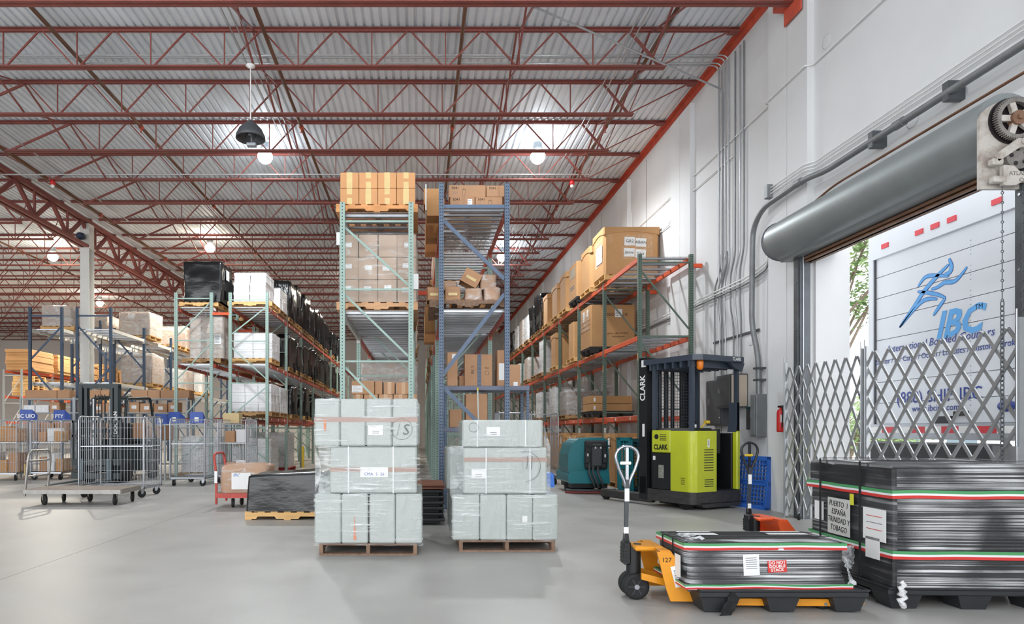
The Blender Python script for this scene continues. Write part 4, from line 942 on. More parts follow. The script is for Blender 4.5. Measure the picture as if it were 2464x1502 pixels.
# things in and on the cages
n=0
def blue_bin(x,y,z,label,txt=None,rz=0):
    t=tag(MB().prism([(-.12,0),(.12,0),(.12,.16),(-.12,.30)],-.17,.17,'x').build('blue_bin',mat('blue_bin_plastic','#3a57a8',.45) if 'blue_bin_plastic' not in MATS else MATS['blue_bin_plastic'],None,(x,y,z),(0,0,rz)),label,'bin','blue sorting bins')
    if txt: text('lettering',txt,.15,M_white,t,(0,-.121,.12),FRONT,bold=.004)
    else: bar('paper_label',t,M_paper,(-.05,-.123,.05),(.06,-.121,.16))
    return t
def cage_goods(x0,y0,w,d,z,lab,n,ms=None,h=.3):
    xx=x0+.08
    for i in range(n):
        ww=(w-.2)/n; hh=R.uniform(.5,1.0)*h
        carton(xx+ww/2,y0+d*.5+R.uniform(-.08,.08),z,ww-.02,R.uniform(.3,.5),hh,'%s, %s from left'%(lab,ORD[i]),m=(ms or (M_card,M_wbox,M_cardg))[i%len(ms or (1,2,3))],group='parcels in the roll cages'); xx+=ww
cage_goods(-11.75,16.6,1.3,.9,.205,'parcel at the bottom of the left-edge cage',4,h=.6); cage_goods(-11.75,16.6,1.3,.9,1.012,'parcel on the shelf of the left-edge cage',4,h=.42)
cage_goods(-10.3,16.9,.85,.9,.205,'parcel at the bottom of the parcel cage',3,h=.6); cage_goods(-10.3,16.9,.85,.9,1.012,'parcel on the shelf of the parcel cage',3,h=.4)
cage_goods(-4.99,15.75,.72,1.1,1.012,'carton on the shelf of the cage behind the red cart',2,h=.4); cage_goods(-4.99,15.75,.72,1.1,.205,'carton at the bottom of the cage behind the red cart',2,h=.5)
for x,y,z,l,tx in ((-10.75,17.6,1.60,'blue sorting bin with white letters BC UIO by the left cage','BC UIO'),(-10.0,17.9,1.60,'blue sorting bin with white letters PTY above the parcel cage','PTY'),(-7.35,18.3,1.50,'blue bin with a white card right of the forklift',None),(-6.45,17.0,1.52,'blue bin leaning, left of the pair above the narrow cage',None),(-5.9,17.0,1.52,'blue bin, right of the pair above the narrow cage',None)):
    blue_bin(x,y,z-.02,l,tx,R.uniform(-.3,.3))
for i,(x,y,w,lab) in enumerate(((-6.2,17.05,1.1,'low steel bench carrying the blue bins above the narrow cage'),(-7.4,18.35,.7,'steel stand under the blue bin right of the forklift'),(-10.4,18.0,1.5,'steel bench under the lettered blue bins'))):
    t=thing('bench',lab,'bench',(x,y,0)); z=1.48 if i<2 else 1.56
    bar('top',t,M_shelf,(-w/2,-.2,z-.03),(w/2,.2,z))
    for sx in (-1,1):
        for sy in (-1,1): bar('leg',t,M_shelf,(sx*(w/2-.03)-.02,sy*.17-.02,0),(sx*(w/2-.03)+.02,sy*.17+.02,z-.03))
carton(-4.95,16.95,1.50,.42,.34,.26,'tan carton with a sloping lid above the cage by the red cart',m=mat('tan_card','#d0b98c',.8)); 
t=thing('bench','steel stand under the tan sloping carton','bench',(-4.95,17.0,0)); bar('top',t,M_shelf,(-.3,-.25,1.46),(.3,.2,1.49))
for sx in (-.27,.27):
    for sy in (-.2,.15): bar('leg',t,M_shelf,(sx-.02,sy-.02,0),(sx+.02,sy+.02,1.46))
# ================================================================ BLACK FORKLIFT
M_fk=mat('dark_green_black_steel','#1f2b2e',.4,var=.15,vscale=6); M_fkl=mat('steel_fork','#4d5a60',.4,metal=.4,var=.15); M_amber=mat('amber_lens','#e07a1a',.3)
f=thing('forklift','black counterbalance forklift facing the camera behind the roll cages','forklift',(-7.95,15.9,0),-.07)
for s in (-1,1):
    bar('mast_rail',f,M_fk,(s*.46-.05,-.08,.08),(s*.46+.05,.08,2.42)); bar('inner_rail',f,M_fk,(s*.33-.035,-.06,.10),(s*.33+.035,.06,2.36))
    rod('lift_cylinder',f,M_steel,(s*.22,.10,.3),(s*.22,.10,2.1),.035,10)
bar('mast_crossbar',f,M_fk,(-.51,-.06,2.36),(.51,.08,2.46)); bar('mast_crossbar',f,M_fk,(-.46,0,1.25),(.46,.06,1.33)); bar('mast_crossbar',f,M_fk,(-.46,0,.3),(.46,.06,.42))
for i in range(4): rod('mast_chain',f,M_black,(-.12+.08*i,.02,.4),(-.12+.08*i,.02,2.2),.014,6)
tx=text('lettering','DOOSAN',.13,M_white,f,(.45,-.083,1.5),(PI/2,-PI/2,0),bold=.003)
bar('carriage_plate',f,M_fk,(-.62,-.18,.45),(.62,-.10,.60)); bar('carriage_plate',f,M_fk,(-.62,-.18,.12),(.62,-.10,.26))
for i in range(7): x=-.6+.2*i; bar('backrest_bar',f,M_fk,(x-.02,-.16,.6),(x+.02,-.12,1.55))
bar('backrest_rail',f,M_fk,(-.62,-.16,1.50),(.62,-.12,1.56)); bar('backrest_rail',f,M_fk,(-.62,-.16,1.15),(.62,-.12,1.20))
for s in (-1,1):
    MB().prism([(-.18,.06),(-.18,.62),(-.24,.62),(-.24,.10),(-1.45,.075),(-1.5,.06)],-.06,.06,'x').build('fork',M_fkl,f,(s*.36,0,0))
b=MB(); b.cham((-.50,.25,.25),(.50,1.9,.95),.05); b.cham((-.52,1.5,.35),(.52,2.25,1.1),.08); b.build('body',M_fk,f)
b=MB(); b.cham((-.3,.95,.95),(.3,1.05,1.5),.03); b.cham((-.3,.6,.92),(.3,1.1,1.08),.03); b.build('seat',M_black,f)
MB().tube([( .16*math.cos(t),.5+.05*math.sin(t),1.28+.14*math.sin(t)) for t in [i*PI/8 for i in range(16)]],.014,6,closed=True).cyl((0,.5,1.28),(0,.42,1.0),.02).build('steering_wheel',M_black,f)
for s in (-1,1):
    MB().tube(bent([(s*.46,.28,.9),(s*.46,.42,2.12),(s*.46,1.65,2.20),(s*.46,1.95,1.05)],.12),.035,8).build('guard_pillar',M_fk,f)
for i in range(6): bar('roof_bar',f,M_fk,(-.44,.5+.22*i,2.15),(.44,.54+.22*i,2.19))
for s in (-1,1):
    MB().lathe([(0,-.02),(.06,-.02),(.075,.03),(.05,.08),(0,.09)],(s*.40,.30,2.0),14,0,'y').build('work_lamp',M_chrome,f)
for x,y,r in ((-.46,.32,.28),(.46,.32,.28),(-.42,1.85,.22),(.42,1.85,.22)):
    MB().lathe([(0,-.09),(r*.55,-.10),(r*.9,-.10),(r,-.07),(r,.07),(r*.9,.10),(r*.55,.10),(0,.09)],(x,y,r),22,0,'x').build('tyre',M_rubber,f)
# ================================================================ PLATFORM TRUCK
M_ply=mat('worn_plywood','#8b7f74',.8,var=.2,vscale=4,stretch=(1,5,1)); M_tube=mat('worn_steel_tube','#9d9a96',.35,metal=.7,var=.15,vscale=7)
p=thing('platform_truck','flat platform truck with a bare steel hoop handle on the left floor','trolley',(-6.87,11.1,0))
W,D=1.68,.80
MB().box((0.02,0,.235),(W,D,.285)).build('deck_board',M_ply,p)
fr=MB(); fr.box((0,-.012,.205),(W,.02,.275)).box((0,D-.02,.205),(W,D+.012,.275)).box((-.01,0,.205),(.03,D,.275)).box((W-.03,0,.205),(W+.012,D,.275)); fr.build('deck_frame',M_tube,p)
MB().tube(bent([(-.02,.06,.16),(.04,.06,.80),(.04,.10,.95),(.04,D-.10,.95),(.04,D-.06,.80),(-.02,D-.06,.16)],.14),.022,9).build('hoop_handle',M_tube,p)
for z in (.50,.77): rod('handle_crossbar',p,M_tube,(.015,.06,z),(.015,D-.06,z),.017,8)
for i,(x,y,rz) in enumerate(((.30,.10,.9),(.32,D-.12,.7),(W-.14,.10,.2),(W-.10,D-.12,.6),(W*.47,D-.1,.8))): castor('castor',p,x,y,0,.095,rz,fork=M_tube)
bar('worn_sticker',p,M_tape,(-.012,.035,.52),(-.008,.085,.72))
# ================================================================ RED CART WITH PARCEL
M_redp=mat('red_cart_paint','#b8493f',.45,var=.15,vscale=8)
r=thing('hand_cart','small cart with a red hoop handle carrying a wrapped parcel','trolley',(-3.42,10.76,0))
MB().box((0,0,.22),(.95,.62,.255)).build('deck',M_woodd,r); fr=MB().box((-.0,-.015,.17),(.95,.015,.25)).box((0,.605,.17),(.95,.635,.25)).box((-.015,0,.17),(.02,.62,.25)).box((.93,0,.17),(.965,.62,.25)); fr.build('deck_frame',M_redp,r)
MB().tube(bent([(-.01,.03,.06),(-.01,.03,.55),(-.05,.03,.88),(-.05,.12,.92),(-.05,.5,.92),(-.05,.59,.88),(-.01,.59,.55),(-.01,.59,.06)],.08),.021,9).build('hoop_handle',M_redp,r)
bar('worn_sticker',r,M_paper,(-.034,.0,.42),(.014,.012,.62))
for x,y,rz in ((.25,.10,.4),(.28,.52,.5),(.8,.1,.2),(.8,.52,.2)): castor('castor',r,x,y,0,.078,rz)
b=tag(shell(.80,.56,.44,amp=.02,r=.09,seed=61,n=6,m=7,freq=4,bulge=.04).build('wrapped_parcel',M_card,None,(-2.96,11.06,.257)),'bulging brown parcel in clear bag on the red cart','parcel')
shell(.83,.59,.455,amp=.03,r=.10,seed=61,n=6,m=7,freq=5,bulge=.05).build('clear_bag',F_clear,b)
MB().grid(lambda u,v: ((u-.5)*.70,(v-.5)*.5,.475+.03*mnoise.noise(Vector((u*6,v*6,1)))-.12*(abs(2*u-1)**4)-.08*(abs(2*v-1)**4)),10,8).build('bag_top',mat('white_bag','#dfe6ee',.35,bump=.6,bscale=20),b)
bar('shipping_label',b,M_paper,(-.20,-.318,.06),(.12,-.314,.34)); text('logo_mark','IBC',.07,mat('logo_blue','#3f7fc4',.5),b,(-.12,-.320,.30),FRONT,shear=.3)
for i in range(6): bar('printed_line',b,M_fink,(-.17,-.316,.25-.03*i),(-.17+R.uniform(.1,.25),-.3145,.256-.03*i))
# ================================================================ LOW BLACK LOAD LEFT OF THE GREY STACK
pallet(-1.93,9.85,0,'light wooden pallet under the low black wrapped load on the floor',1.24,1.05,m=M_woodl)
black_load(-1.93,9.85,.127,1.22,1.06,.52,'low black wrapped load on the floor left of the grey stack',seed=90,taper=.05,amp=.02,sag=.04,hz=lambda u,v: 1.02+.05*u)
# ================================================================ GREY WRAPPED STACKS
M_grey=mat('grey_green_foam_wrap','#b3bab6',.30,var=.03,vscale=3,bump=.6,bscale=8,stretch=(2.2,2.2,.8),spec=.55)
F_wrap=film_mat('tight_stretch_film','#f2f4f4',.05,.72,(.6,.6,8),4,rough=.13,bump=.8,thr=(.50,.68),patch=2.4)
F_loose=film_mat('loose_stretch_film','#dfe5e4',.28,.75,(.9,.9,2.2),5,rough=.15,bump=.8,thr=(.5,.72))
M_btape=mat('brown_clear_tape','#a98f84',.25); M_marker=mat('marker_ink','#6c7473',.7); M_orange=mat('orange_mark','#d98a6a',.6); M_strapw=mat('white_strap','#e9ecee',.4)
def ring_film(rings,seed=0,amp=.006,n=12,r=.03,freq=5):
    """tube of film through rounded rectangles (z,x0,x1,y0,y1)"""
    b=MB(); vs=[]; N=None
    for z,x0,x1,y0,y1 in rings:
        per=[]
        c=[(x0,y0),(x1,y0),(x1,y1),(x0,y1)]
        for i in range(4):
            a=Vector(c[i]); q=Vector(c[(i+1)%4]); d=(q-a).normalized(); L=(q-a).length
            for k in range(n): per.append(a+d*(r+(L-2*r)*k/(n-1)))
        N=len(per); cx,cy=(x0+x1)/2,(y0+y1)/2
        for p in per:
            w=amp*mnoise.noise(Vector((p.x*freq+seed,p.y*freq,z*freq))); d=(p-Vector((cx,cy))).normalized()
            vs.append((p.x+d.x*w,p.y+d.y*w,z+w*.5))
    fs=[(j*N+i,j*N+(i+1)%N,(j+1)*N+(i+1)%N,(j+1)*N+i) for j in range(len(rings)-1) for i in range(N)]
    return b.add(vs,fs,0,True)
def gbox(t,x0,x1,y0,y1,z0,z1,b=.014):
    return MB().cham((x0,y0,z0),(x1,y1,z1),b).build('foam_wrapped_box',M_grey,t)
def circle(t,x,y,z,r,m=None,w=.004,arc=2*PI,a0=0):
    P=[(x+r*math.cos(a0+arc*i/28),y,z+r*math.sin(a0+arc*i/28)) for i in range(29)]
    MB().tube(P,w*.5,4).build('marker_circle',m or M_marker,t)
YL=6.67
pallet(-.54,YL+.62,0,'weathered wooden pallet under the left grey stack',1.2,1.02,PI/2,M_woodd)
g=thing('wrapped_stack','tall grey foam-wrapped stack on the left, three tiers, circled S mark','wrapped load',(0,YL,.127))
def X(px,sc=231.): return (px-1010)/sc
z1,z2,z3=.515,1.01,1.508
for a,b in ((757.5,821),(822,886),(889,951),(952,1016)):
    gbox(g,X(a),X(b),-.02,.58,0,z1); gbox(g,X(a),X(b),.60,1.2,0,z1)
gbox(g,X(793),X(1003),.02,.60,z1+.004,z2); gbox(g,X(775),X(1000),.62,1.18,z1+.004,z2)
for a,b in ((757,818),(819,880),(881,943),(944,1005)): gbox(g,X(a),X(b),-.01,.58,z2+.004,z3); gbox(g,X(a)+.02,X(b)+.02,.60,1.15,z2+.004,z3-.02)
bar('tape_band',g,M_btape,(X(757),-.014,1.265),(X(1005),-.011,1.315)); bar('tape_band',g,M_btape,(X(793),.016,.745),(X(1003),.0195,.79))
for px in (838,946): bar('white_strap',g,M_strapw,(X(px)-.006,.015,z1+.005),(X(px)+.006,.0195,z2))
p=link('paper_label',MB().cb((0,0,0),(.155,.003,.105)).mesh('paper_label',M_paper),g,(X(904),-.014,1.18),None)
for i in range(2): link('printed_line',ubox(M_fink),p,(0,-.002,-.01-.02*i),None,(.07,.001,.006))
p=link('paper_label',MB().cb((0,0,0),(.29,.003,.105)).mesh('paper_label',M_paper),g,(X(900),.014,.74),None)
text('lettering','CMA  S  26',.045,mat('blue_ink','#5a6fa8',.7),p,(0,-.002,-.02),FRONT)
circle(g,X(967),-.014,1.19,.108); text('marker_letter','S',.16,M_marker,g,(X(976),-.014,1.18),FRONT,shear=.15); strut('marker_stroke',g,M_marker,(X(955),-.014,1.12),(X(962),-.014,1.25),.004,.002,(0,1,0))
MB().prism([(X(851),.04),(X(858),.04),(X(853),.30)],-.024,-.021).build('orange_mark',M_orange,g); MB().prism([(X(780),1.17),(X(785),1.17),(X(784),1.29),(X(779),1.29)],-.015,-.012).build('orange_mark',M_orange,g)
x0,x1=X(757),X(1016)
ring_film([(-.02,x0-.012,x1+.012,-.034,1.22),(.2,x0-.008,x1+.008,-.03,1.22),(z1-.01,x0-.008,x1+.008,-.03,1.22),(z1+.03,x0+.03,x1-.0,-.02,1.2),(.75,X(766),X(1010),-.004,1.19),(.95,X(764),X(1011),.0,1.18),(z2+.02,x0-.006,X(1007),-.022,1.17),(1.25,x0-.008,X(1007),-.022,1.17),(z3+.005,x0-.004,X(1006),-.02,1.16),(z3+.012,x0+.06,X(1000),.05,1.1)],1,n=16).build('stretch_film',F_wrap,g)
MB().grid(lambda u,v:(X(757)+.18*u*math.sin(v*PI)*.35+ .0*v, .02+.0*u-.012*mnoise.noise(Vector((u*4,v*6,3))), z1+.01+v*(z2-z1-.01)),5,10).build('loose_film',F_loose,g)
MB().grid(lambda u,v:(X(762)+u*(X(793)-X(762))+.015*math.sin(v*PI), .10-.08*u+.01*mnoise.noise(Vector((u*5,v*6,7))), z1+v*(z2-z1)),6,12).build('loose_film',F_loose,g)
YR=6.88
pallet(.94,YR+.60,0,'weathered wooden pallet under the right grey stack',1.2,1.03,PI/2,M_woodd)
h=thing('wrapped_stack','shorter grey foam-wrapped stack on the right, narrowing toward the top','wrapped load',(0,YR,.127))
S=223.8
def X2(px): return X(px,S)
for a,b in ((1088,1154),(1155,1218),(1219,1281),(1282,1342)): gbox(h,X2(a),X2(b),-.02,.58,0,.488); gbox(h,X2(a),X2(b),.60,1.2,0,.488)
gbox(h,X2(1115),X2(1317),.02,.56,.492,.992); gbox(h,X2(1084)-.02,X2(1320),.58,1.15,.492,.98)
gbox(h,X2(1113),X2(1308),.04,.62,.996,1.29); gbox(h,X2(1120),X2(1300),.64,1.1,.99,1.22)
bar('tape_band',h,M_btape,(X2(1116),.012,.84),(X2(1317),.0175,.885))
for px in (1170,1276): bar('white_strap',h,M_strapw,(X2(px)-.006,.012,.495),(X2(px)+.006,.0185,.99))
for px in (1150,1266): bar('white_strap',h,M_strapw,(X2(px)-.006,.033,1.0),(X2(px)+.006,.0385,1.288))
for px,zz,w,hh in ((1188,1.165,.15,.1),(1152,.71,.155,.105)):
    p=link('paper_label',MB().cb((0,0,0),(w,.003,hh)).mesh('paper_label',M_paper),h,(X2(px),.012 if zz<1 else .034,zz),None)
    for i in range(2): link('printed_line',ubox(M_fink),p,(0,-.002,-.01-.02*i),None,(.07,.001,.006))
bar('paper_tag',h,M_paper,(X2(1256),-.026,.19),(X2(1268),-.022,.26))
circle(h,X2(1265),.010,.79,.16,arc=PI*1.1,a0=-PI*.5,m=M_dkgrey); circle(h,X2(1140),.034,1.21,.05)
for s in (0,.05): strut('marker_stroke',h,M_dkgrey,(X2(1268)+s,.010,.76),(X2(1270)+s,.010,.9),.004,.002,(0,1,0))
x0,x1=X2(1088),X2(1342)
ring_film([(-.02,x0-.012,x1+.012,-.034,1.22),(.2,x0-.008,x1+.008,-.03,1.22),(.478,x0-.008,x1+.008,-.03,1.22),(.55,X2(1083),X2(1330),-.005,1.2),(.93,X2(1082),X2(1329),-.004,1.18),(1.0,X2(1087),X2(1326),.0,1.17),(1.10,X2(1108),X2(1314),.012,1.12),(1.29,X2(1111),X2(1309),.025,1.1),(1.30,X2(1125),X2(1300),.07,1.0)],2,n=16).build('stretch_film',F_wrap,h)
MB().grid(lambda u,v:(X2(1084)+u*(X2(1116)-X2(1084)),.14-.10*u+.012*mnoise.noise(Vector((u*5,v*6,7))),.46+v*.55),6,10).build('loose_film',F_loose,h)
MB().grid(lambda u,v:(X2(1310)+u*(X2(1330)-X2(1310)),.03+.10*u+.01*mnoise.noise(Vector((u*5,v*6,2))),.47+v*(.78-.25*u)),6,10).build('loose_film',F_loose,h)
# ================================================================ BETWEEN THE STACKS
t=thing('plastic_pallet_stack','stack of black plastic pallets topped with brown boards between the grey stacks','pallet stack',(-.06,9.2,0))
for i in range(6):
    link('black_pallet',cached(('nest',),lambda: MB().cham((-.40,-.42,.035),(.40,.42,.075),.01).box((-.33,-.36,0),(.33,.36,.04)).mesh('black_pallet',M_blackp)),t,(R.uniform(-.01,.01),0,.02+.078*i))
for i in range(2): bar('brown_board',t,mat('red_brown_board','#8a5b48',.7) if 'red_brown_board' not in MATS else MATS['red_brown_board'],(-.40,-.42,.50+.035*i),(.40,.42,.525+.035*i))
# blue shelving unit inside the centre right rack
M_bsh=mat('slate_shelf','#6c7285',.5,var=.04)
t=thing('steel_shelf','slate blue shelving unit inside the blue-fronted rack','shelf',(.43,10.62,0)); W=1.36
for x in (0,W):
    for y in (0,.62): link('angle_post',post_mesh(M_pb,2.06),t,(x,y,0),None,(.55,.55,1))
for z in (.28,.72,1.28,1.97): MB().cham((-.03,-.03,z),(W+.03,.65,z+.075),.006).build('shelf_board',M_bsh,t)
zs=2.047
carton(.545,10.80,zs,.17,.3,.56,'tall narrow carton at the left of the slate shelf',stk=(('f',.65,.88,.07,.08),))
c=carton(.98,10.82,zs,.46,.3,.53,'wide brown carton with a dark printed tape on the slate shelf'); bar('dark_tape',c,mat('navy_tape','#47566b',.4),(-.02,-.153,0),(.045,-.151,.53))
for i in range(7): bar('tape_print',c,M_fink,(-.01,-.1545,.04+.07*i),(.035,-.153,.05+.07*i))
text('lettering','BK 5',.07,M_pr,c,(-.10,-.152,.27),(PI/2,-PI/2,0)); circle(c,.14,-.152,.22,.034,M_pr); text('lettering','ROI',.04,M_pr,c,(.14,-.152,.30),FRONT)
carton(.72,10.95,zs,.11,.25,.18,'small brown carton between the two tall ones on the slate shelf'); 
c=carton(1.37,10.82,zs,.15,.3,.60,'tall slim carton with a white sleeve on the slate shelf'); bar('white_sleeve',c,M_white,(-.05,-.154,.1),(.077,-.151,.38))
carton(1.58,10.84,zs,.20,.3,.36,'short carton at the right end of the slate shelf',stk=(('f',.6,.1,.07,.07),))
carton(.95,10.85,1.358,.36,.32,.56,'tall brown carton under the slate shelf'); carton(.60,10.85,1.358,.2,.32,.3,'half-hidden brown carton under the slate shelf, left')
c=carton(.60,10.80,.80,.30,.28,.22,'tilted brown carton with a printed smile arrow',rot=(0,-.25,0)); MB().tube([(-.10+.02*i,-.142,.10-.04*math.sin(PI*i/10)) for i in range(11)],.008,5).build('smile_mark',M_ink,c)
for i in range(3): carton(.56,10.86,.36-.0+.0,.22,.3,.2,'brown carton on the lowest slate shelf, left') if i==0 else carton(.82+.25*(i-1),10.86,.36,.22,.3,.28,'brown carton on the lowest slate shelf, %s'%('middle','right')[i-1])
b=thing('broom','broom pole with a yellow tip standing in front of the slate shelf','broom',(.99,10.40,0)); rod('pole',b,mat('grey_pole','#c9ccc4',.4),(0,0,.1),(-.04,.1,1.96),.014); rod('grip',b,MATS['yellow_paint'],(-.04,.1,1.96),(-.041,.103,2.01),.017); MB().box((-.2,-.03,0),(.2,.03,.1)).build('bristles',M_black,b)
cage(1.75,14.2,.75,.9,'grey hoop-topped trolley cage behind the right grey stack',h=1.72,shelf=False); cage(2.6,15.4,.75,.9,'second hoop-topped trolley cage behind the right grey stack',h=1.72,shelf=False)
bb=tag(shell(.26,.3,.15,amp=.03,r=.05,seed=4,n=5,m=5,freq=5).build('blue_bag',mat('blue_bag_plastic','#3f7fe0',.35),None,(1.50,7.82,.622)),'bright blue bag poking out beside the right grey stack','bag')
# ================================================================ FLOOR SCRUBBER
M_teal=mat('teal_plastic','#1f7c86',.38,var=.06,vscale=4,coat=.2); M_teald=mat('dark_teal_plastic','#1c4f58',.45)
s=thing('floor_scrubber','teal floor scrubber machine with its back panel toward the camera','floor scrubber',(3.55,13.35,0))
b=MB()
P=[(-.40,.30),(-.44,.52),(-.43,.80),(-.36,1.02),(-.22,1.13),(.30,1.16),(.40,1.10),(.42,.8),(.42,.30)]
b.prism(P,.08,.95,'y'); bo=b.build('tank',M_teal,s); mdf=bo.modifiers.new('b','BEVEL'); mdf.width=.05; mdf.segments=3
b=MB().prism([(-.44,.20),(-.46,.38),(-.40,.46),(.40,.46),(.42,.20)],.0,1.15,'y'); bo=b.build('lower_body',M_teal,s); mdf=bo.modifiers.new('b','BEVEL'); mdf.width=.04; mdf.segments=2
MB().cham((-.10,-.02,.50),(.36,.10,1.10),.03).build('rear_panel',M_blackp,s); MB().cham((.02,-.10,.55),(.24,-.01,1.02),.03).build('rear_cover',M_dkgrey,s)
bar('handle_bar',s,M_black,(-.08,-.12,.97),(.40,-.08,1.0))
for x in (-.06,.30): MB().cham((x-.06,-.06,.62),(x+.06,-.0,.86),.02).build('control_pod',M_blackp,s)
for i,(x,z) in enumerate(((.09,.96),(.2,.96),(-.06,.8),(.3,.78))): bar('sticker',s,M_paper,(x-.015,-.105 if i<2 else -.065,z-.03),(x+.015,-.1 if i<2 else -.06,z+.03))
for x in (-.02,.06,.16): MB().tube(bent([(x,-.03,.62),(x-.03,-.12,.42),(x+.06,-.14,.22),(x+.10,-.08,.12)],.08),.026,8).build('hose',M_dkgrey,s)
MB().tube([(-.52+1.04*i/12,-.16+.10*(abs(i-6)/6)**2,.07) for i in range(13)],.03,8).build('squeegee',M_dkgrey,s); MB().tube([(-.54+1.08*i/12,-.18+.10*(abs(i-6)/6)**2,.03) for i in range(13)],.022,6).build('squeegee_blade',mat('red_rubber','#8a3a34',.6),s)
for x in (-.36,.36): MB().lathe([(0,-.04),(.11,-.04),(.12,-.03),(.12,.03),(.11,.04),(0,.04)],(x,.5,.12),18,0,'x').build('wheel',M_rubber,s)
MB().box((-.38,.05,.10),(.38,1.0,.24)).build('chassis',M_black,s); MB().lathe([(.28,.0),(.30,.05),(.1,.09)],(0,.75,.02),20).build('brush_deck',M_black,s)
# teal plastic pallets standing on edge
def slat_pallet(x,y,label,w,hh,m,rz,lean,nx,nz,group=None):
    t=thing('plastic_pallet',label,'pallet',(x,y,0),rz,group); t.rotation_euler=(lean,0,rz)
    fr=MB().box((0,0,0),(w,.09,.05)).box((0,0,hh-.05),(w,.09,hh)).box((0,0,0),(.05,.09,hh)).box((w-.05,0,0),(w,.09,hh)).box((0,.02,hh/2-.04),(w,.09,hh/2+.04)); fr.build('rim',m,t)
    for i in range(nz): z=.06+(hh-.12)*i/(nz-1); bar('slat',t,m,(.03,.0,z-.010),(w-.03,.025,z+.010))
    for i in range(nx): xx=.06+(w-.12)*i/(nx-1); bar('slat',t,m,(xx-.010,.025,.03),(xx+.010,.05,hh-.03))
    for xx in (.12,w/2,w-.12): bar('block',t,m,(xx-.06,.05,.03),(xx+.06,.11,.16)); bar('block',t,m,(xx-.06,.05,hh-.16),(xx+.06,.13,hh-.03)); bar('block',t,m,(xx-.06,.05,hh/2-.06),(xx+.06,.13,hh/2+.06))
    return t
slat_pallet(3.98,12.75,'teal plastic pallet standing on edge beside the floor scrubber',.30,1.17,M_teal,.1,-.06,4,16); slat_pallet(4.22,12.95,'second teal plastic pallet standing on edge against the rack post',.38,1.14,M_teald,.12,-.06,4,16)
t=thing('post_guard','yellow-orange guard at the foot of the right rack post','guard',(4.50,13.12,0)); MB().prism([(-.10,-.04),(.10,-.04),(.10,.05),(.06,.05),(.06,0),(-.06,0),(-.06,.05),(-.10,.05)],0,.45,'z').build('guard_body',mat('orange_yellow_paint','#cf8d2e',.5,var=.15),t); circle(t,0,-.042,.22,.03,M_ink)
# ================================================================ REACH TRUCK
M_lime=mat('lime_yellow_paint','#bcc529',.32,var=.05,vscale=3,coat=.3); M_tk=mat('truck_black','#1b1d20',.4,var=.15,vscale=5); M_skirt=mat('scuffed_skirt','#3a3838',.55,var=.35,vscale=7,stretch=(1,1,3)); M_slate=mat('slate_guard','#3a4350',.35,var=.05)
q=thing('reach_truck','lime yellow stand-up reach truck with black overhead guard','reach truck',(4.40,10.30,0),math.radians(27.3))
def cornerpoly(x1,y1,r=.16,n=6): return [(0,y1)]+[(r-r*math.cos(PI/2*i/n),r-r*math.sin(PI/2*i/n)) for i in range(n+1)]+[(x1,0),(x1,y1)]
MB().prism(cornerpoly(1.16,.95,.10),.10,.30,'z').build('base_skirt',M_skirt,q); MB().prism([(.25,.04),(1.14,.04),(1.16,.12),(.18,.12)],.0+.0,.9,'y').build('skirt_lower',M_skirt,q)
MB().lathe([(0,-.06),(.13,-.06),(.15,-.05),(.15,.05),(.13,.06),(0,.06)],(.14,.25,.15),20,0,'x').build('drive_wheel',M_rubber,q)
MB().prism(cornerpoly(.56,.45,.14),.30,1.30,'z').build('motor_cover',M_lime,q); MB().prism([(.02,1.30),(.54,1.30),(.50,1.345),(.05,1.345)],.06,.80,'y').build('top_pad',M_tk,q)
MB().cham((.0,.455,.93),(.55,.86,1.31),.015).build('side_panel',M_lime,q); MB().cham((.01,.455,.30),(.55,.86,.925),.012).build('battery_panel',M_tk,q)
# louvres, number and lettering
def vents(x0,x1,z0,n,dz):
    for i in range(n): bar('vent_slot',q,M_ink,(x0,-.004,z0-i*dz-.006),(x1,.002,z0-i*dz+.006))
vents(.26,.48,.99,9,.042); vents(.27,.48,.50,4,.036)
for i in range(4): bar('vent_slot',q,M_ink,(-.004,.16,.52-.032*i),(.002,.24,.53-.032*i))
bar('number_plate',q,M_white,(.335,-.006,1.03),(.385,-.003,1.16)); text('digit','1',.13,M_ink,q,(.36,-.0065,1.095),FRONT)
tx=text('lettering','CLARK',.12,M_ink,q,(-.004,.66,1.02),LEFT,bold=.004,sx=.78)
MB().cyl((-.002,.75,1.20),(.001,.75,1.20),.045,n=16).build('logo_dot',M_ink,q)
for i in range(4): bar('logo_stripe',q,M_ink,(-.003,.54,1.23-.03*i),(.001,.68,1.24-.03*i))
bar('sticker',q,mat('faded_sticker','#8f8f86',.6,var=.35,vscale=25),(.004,.60,.50),(.009,.71,.72)); bar('sticker',q,M_paper,(.004,.78,.80),(.009,.83,.87))
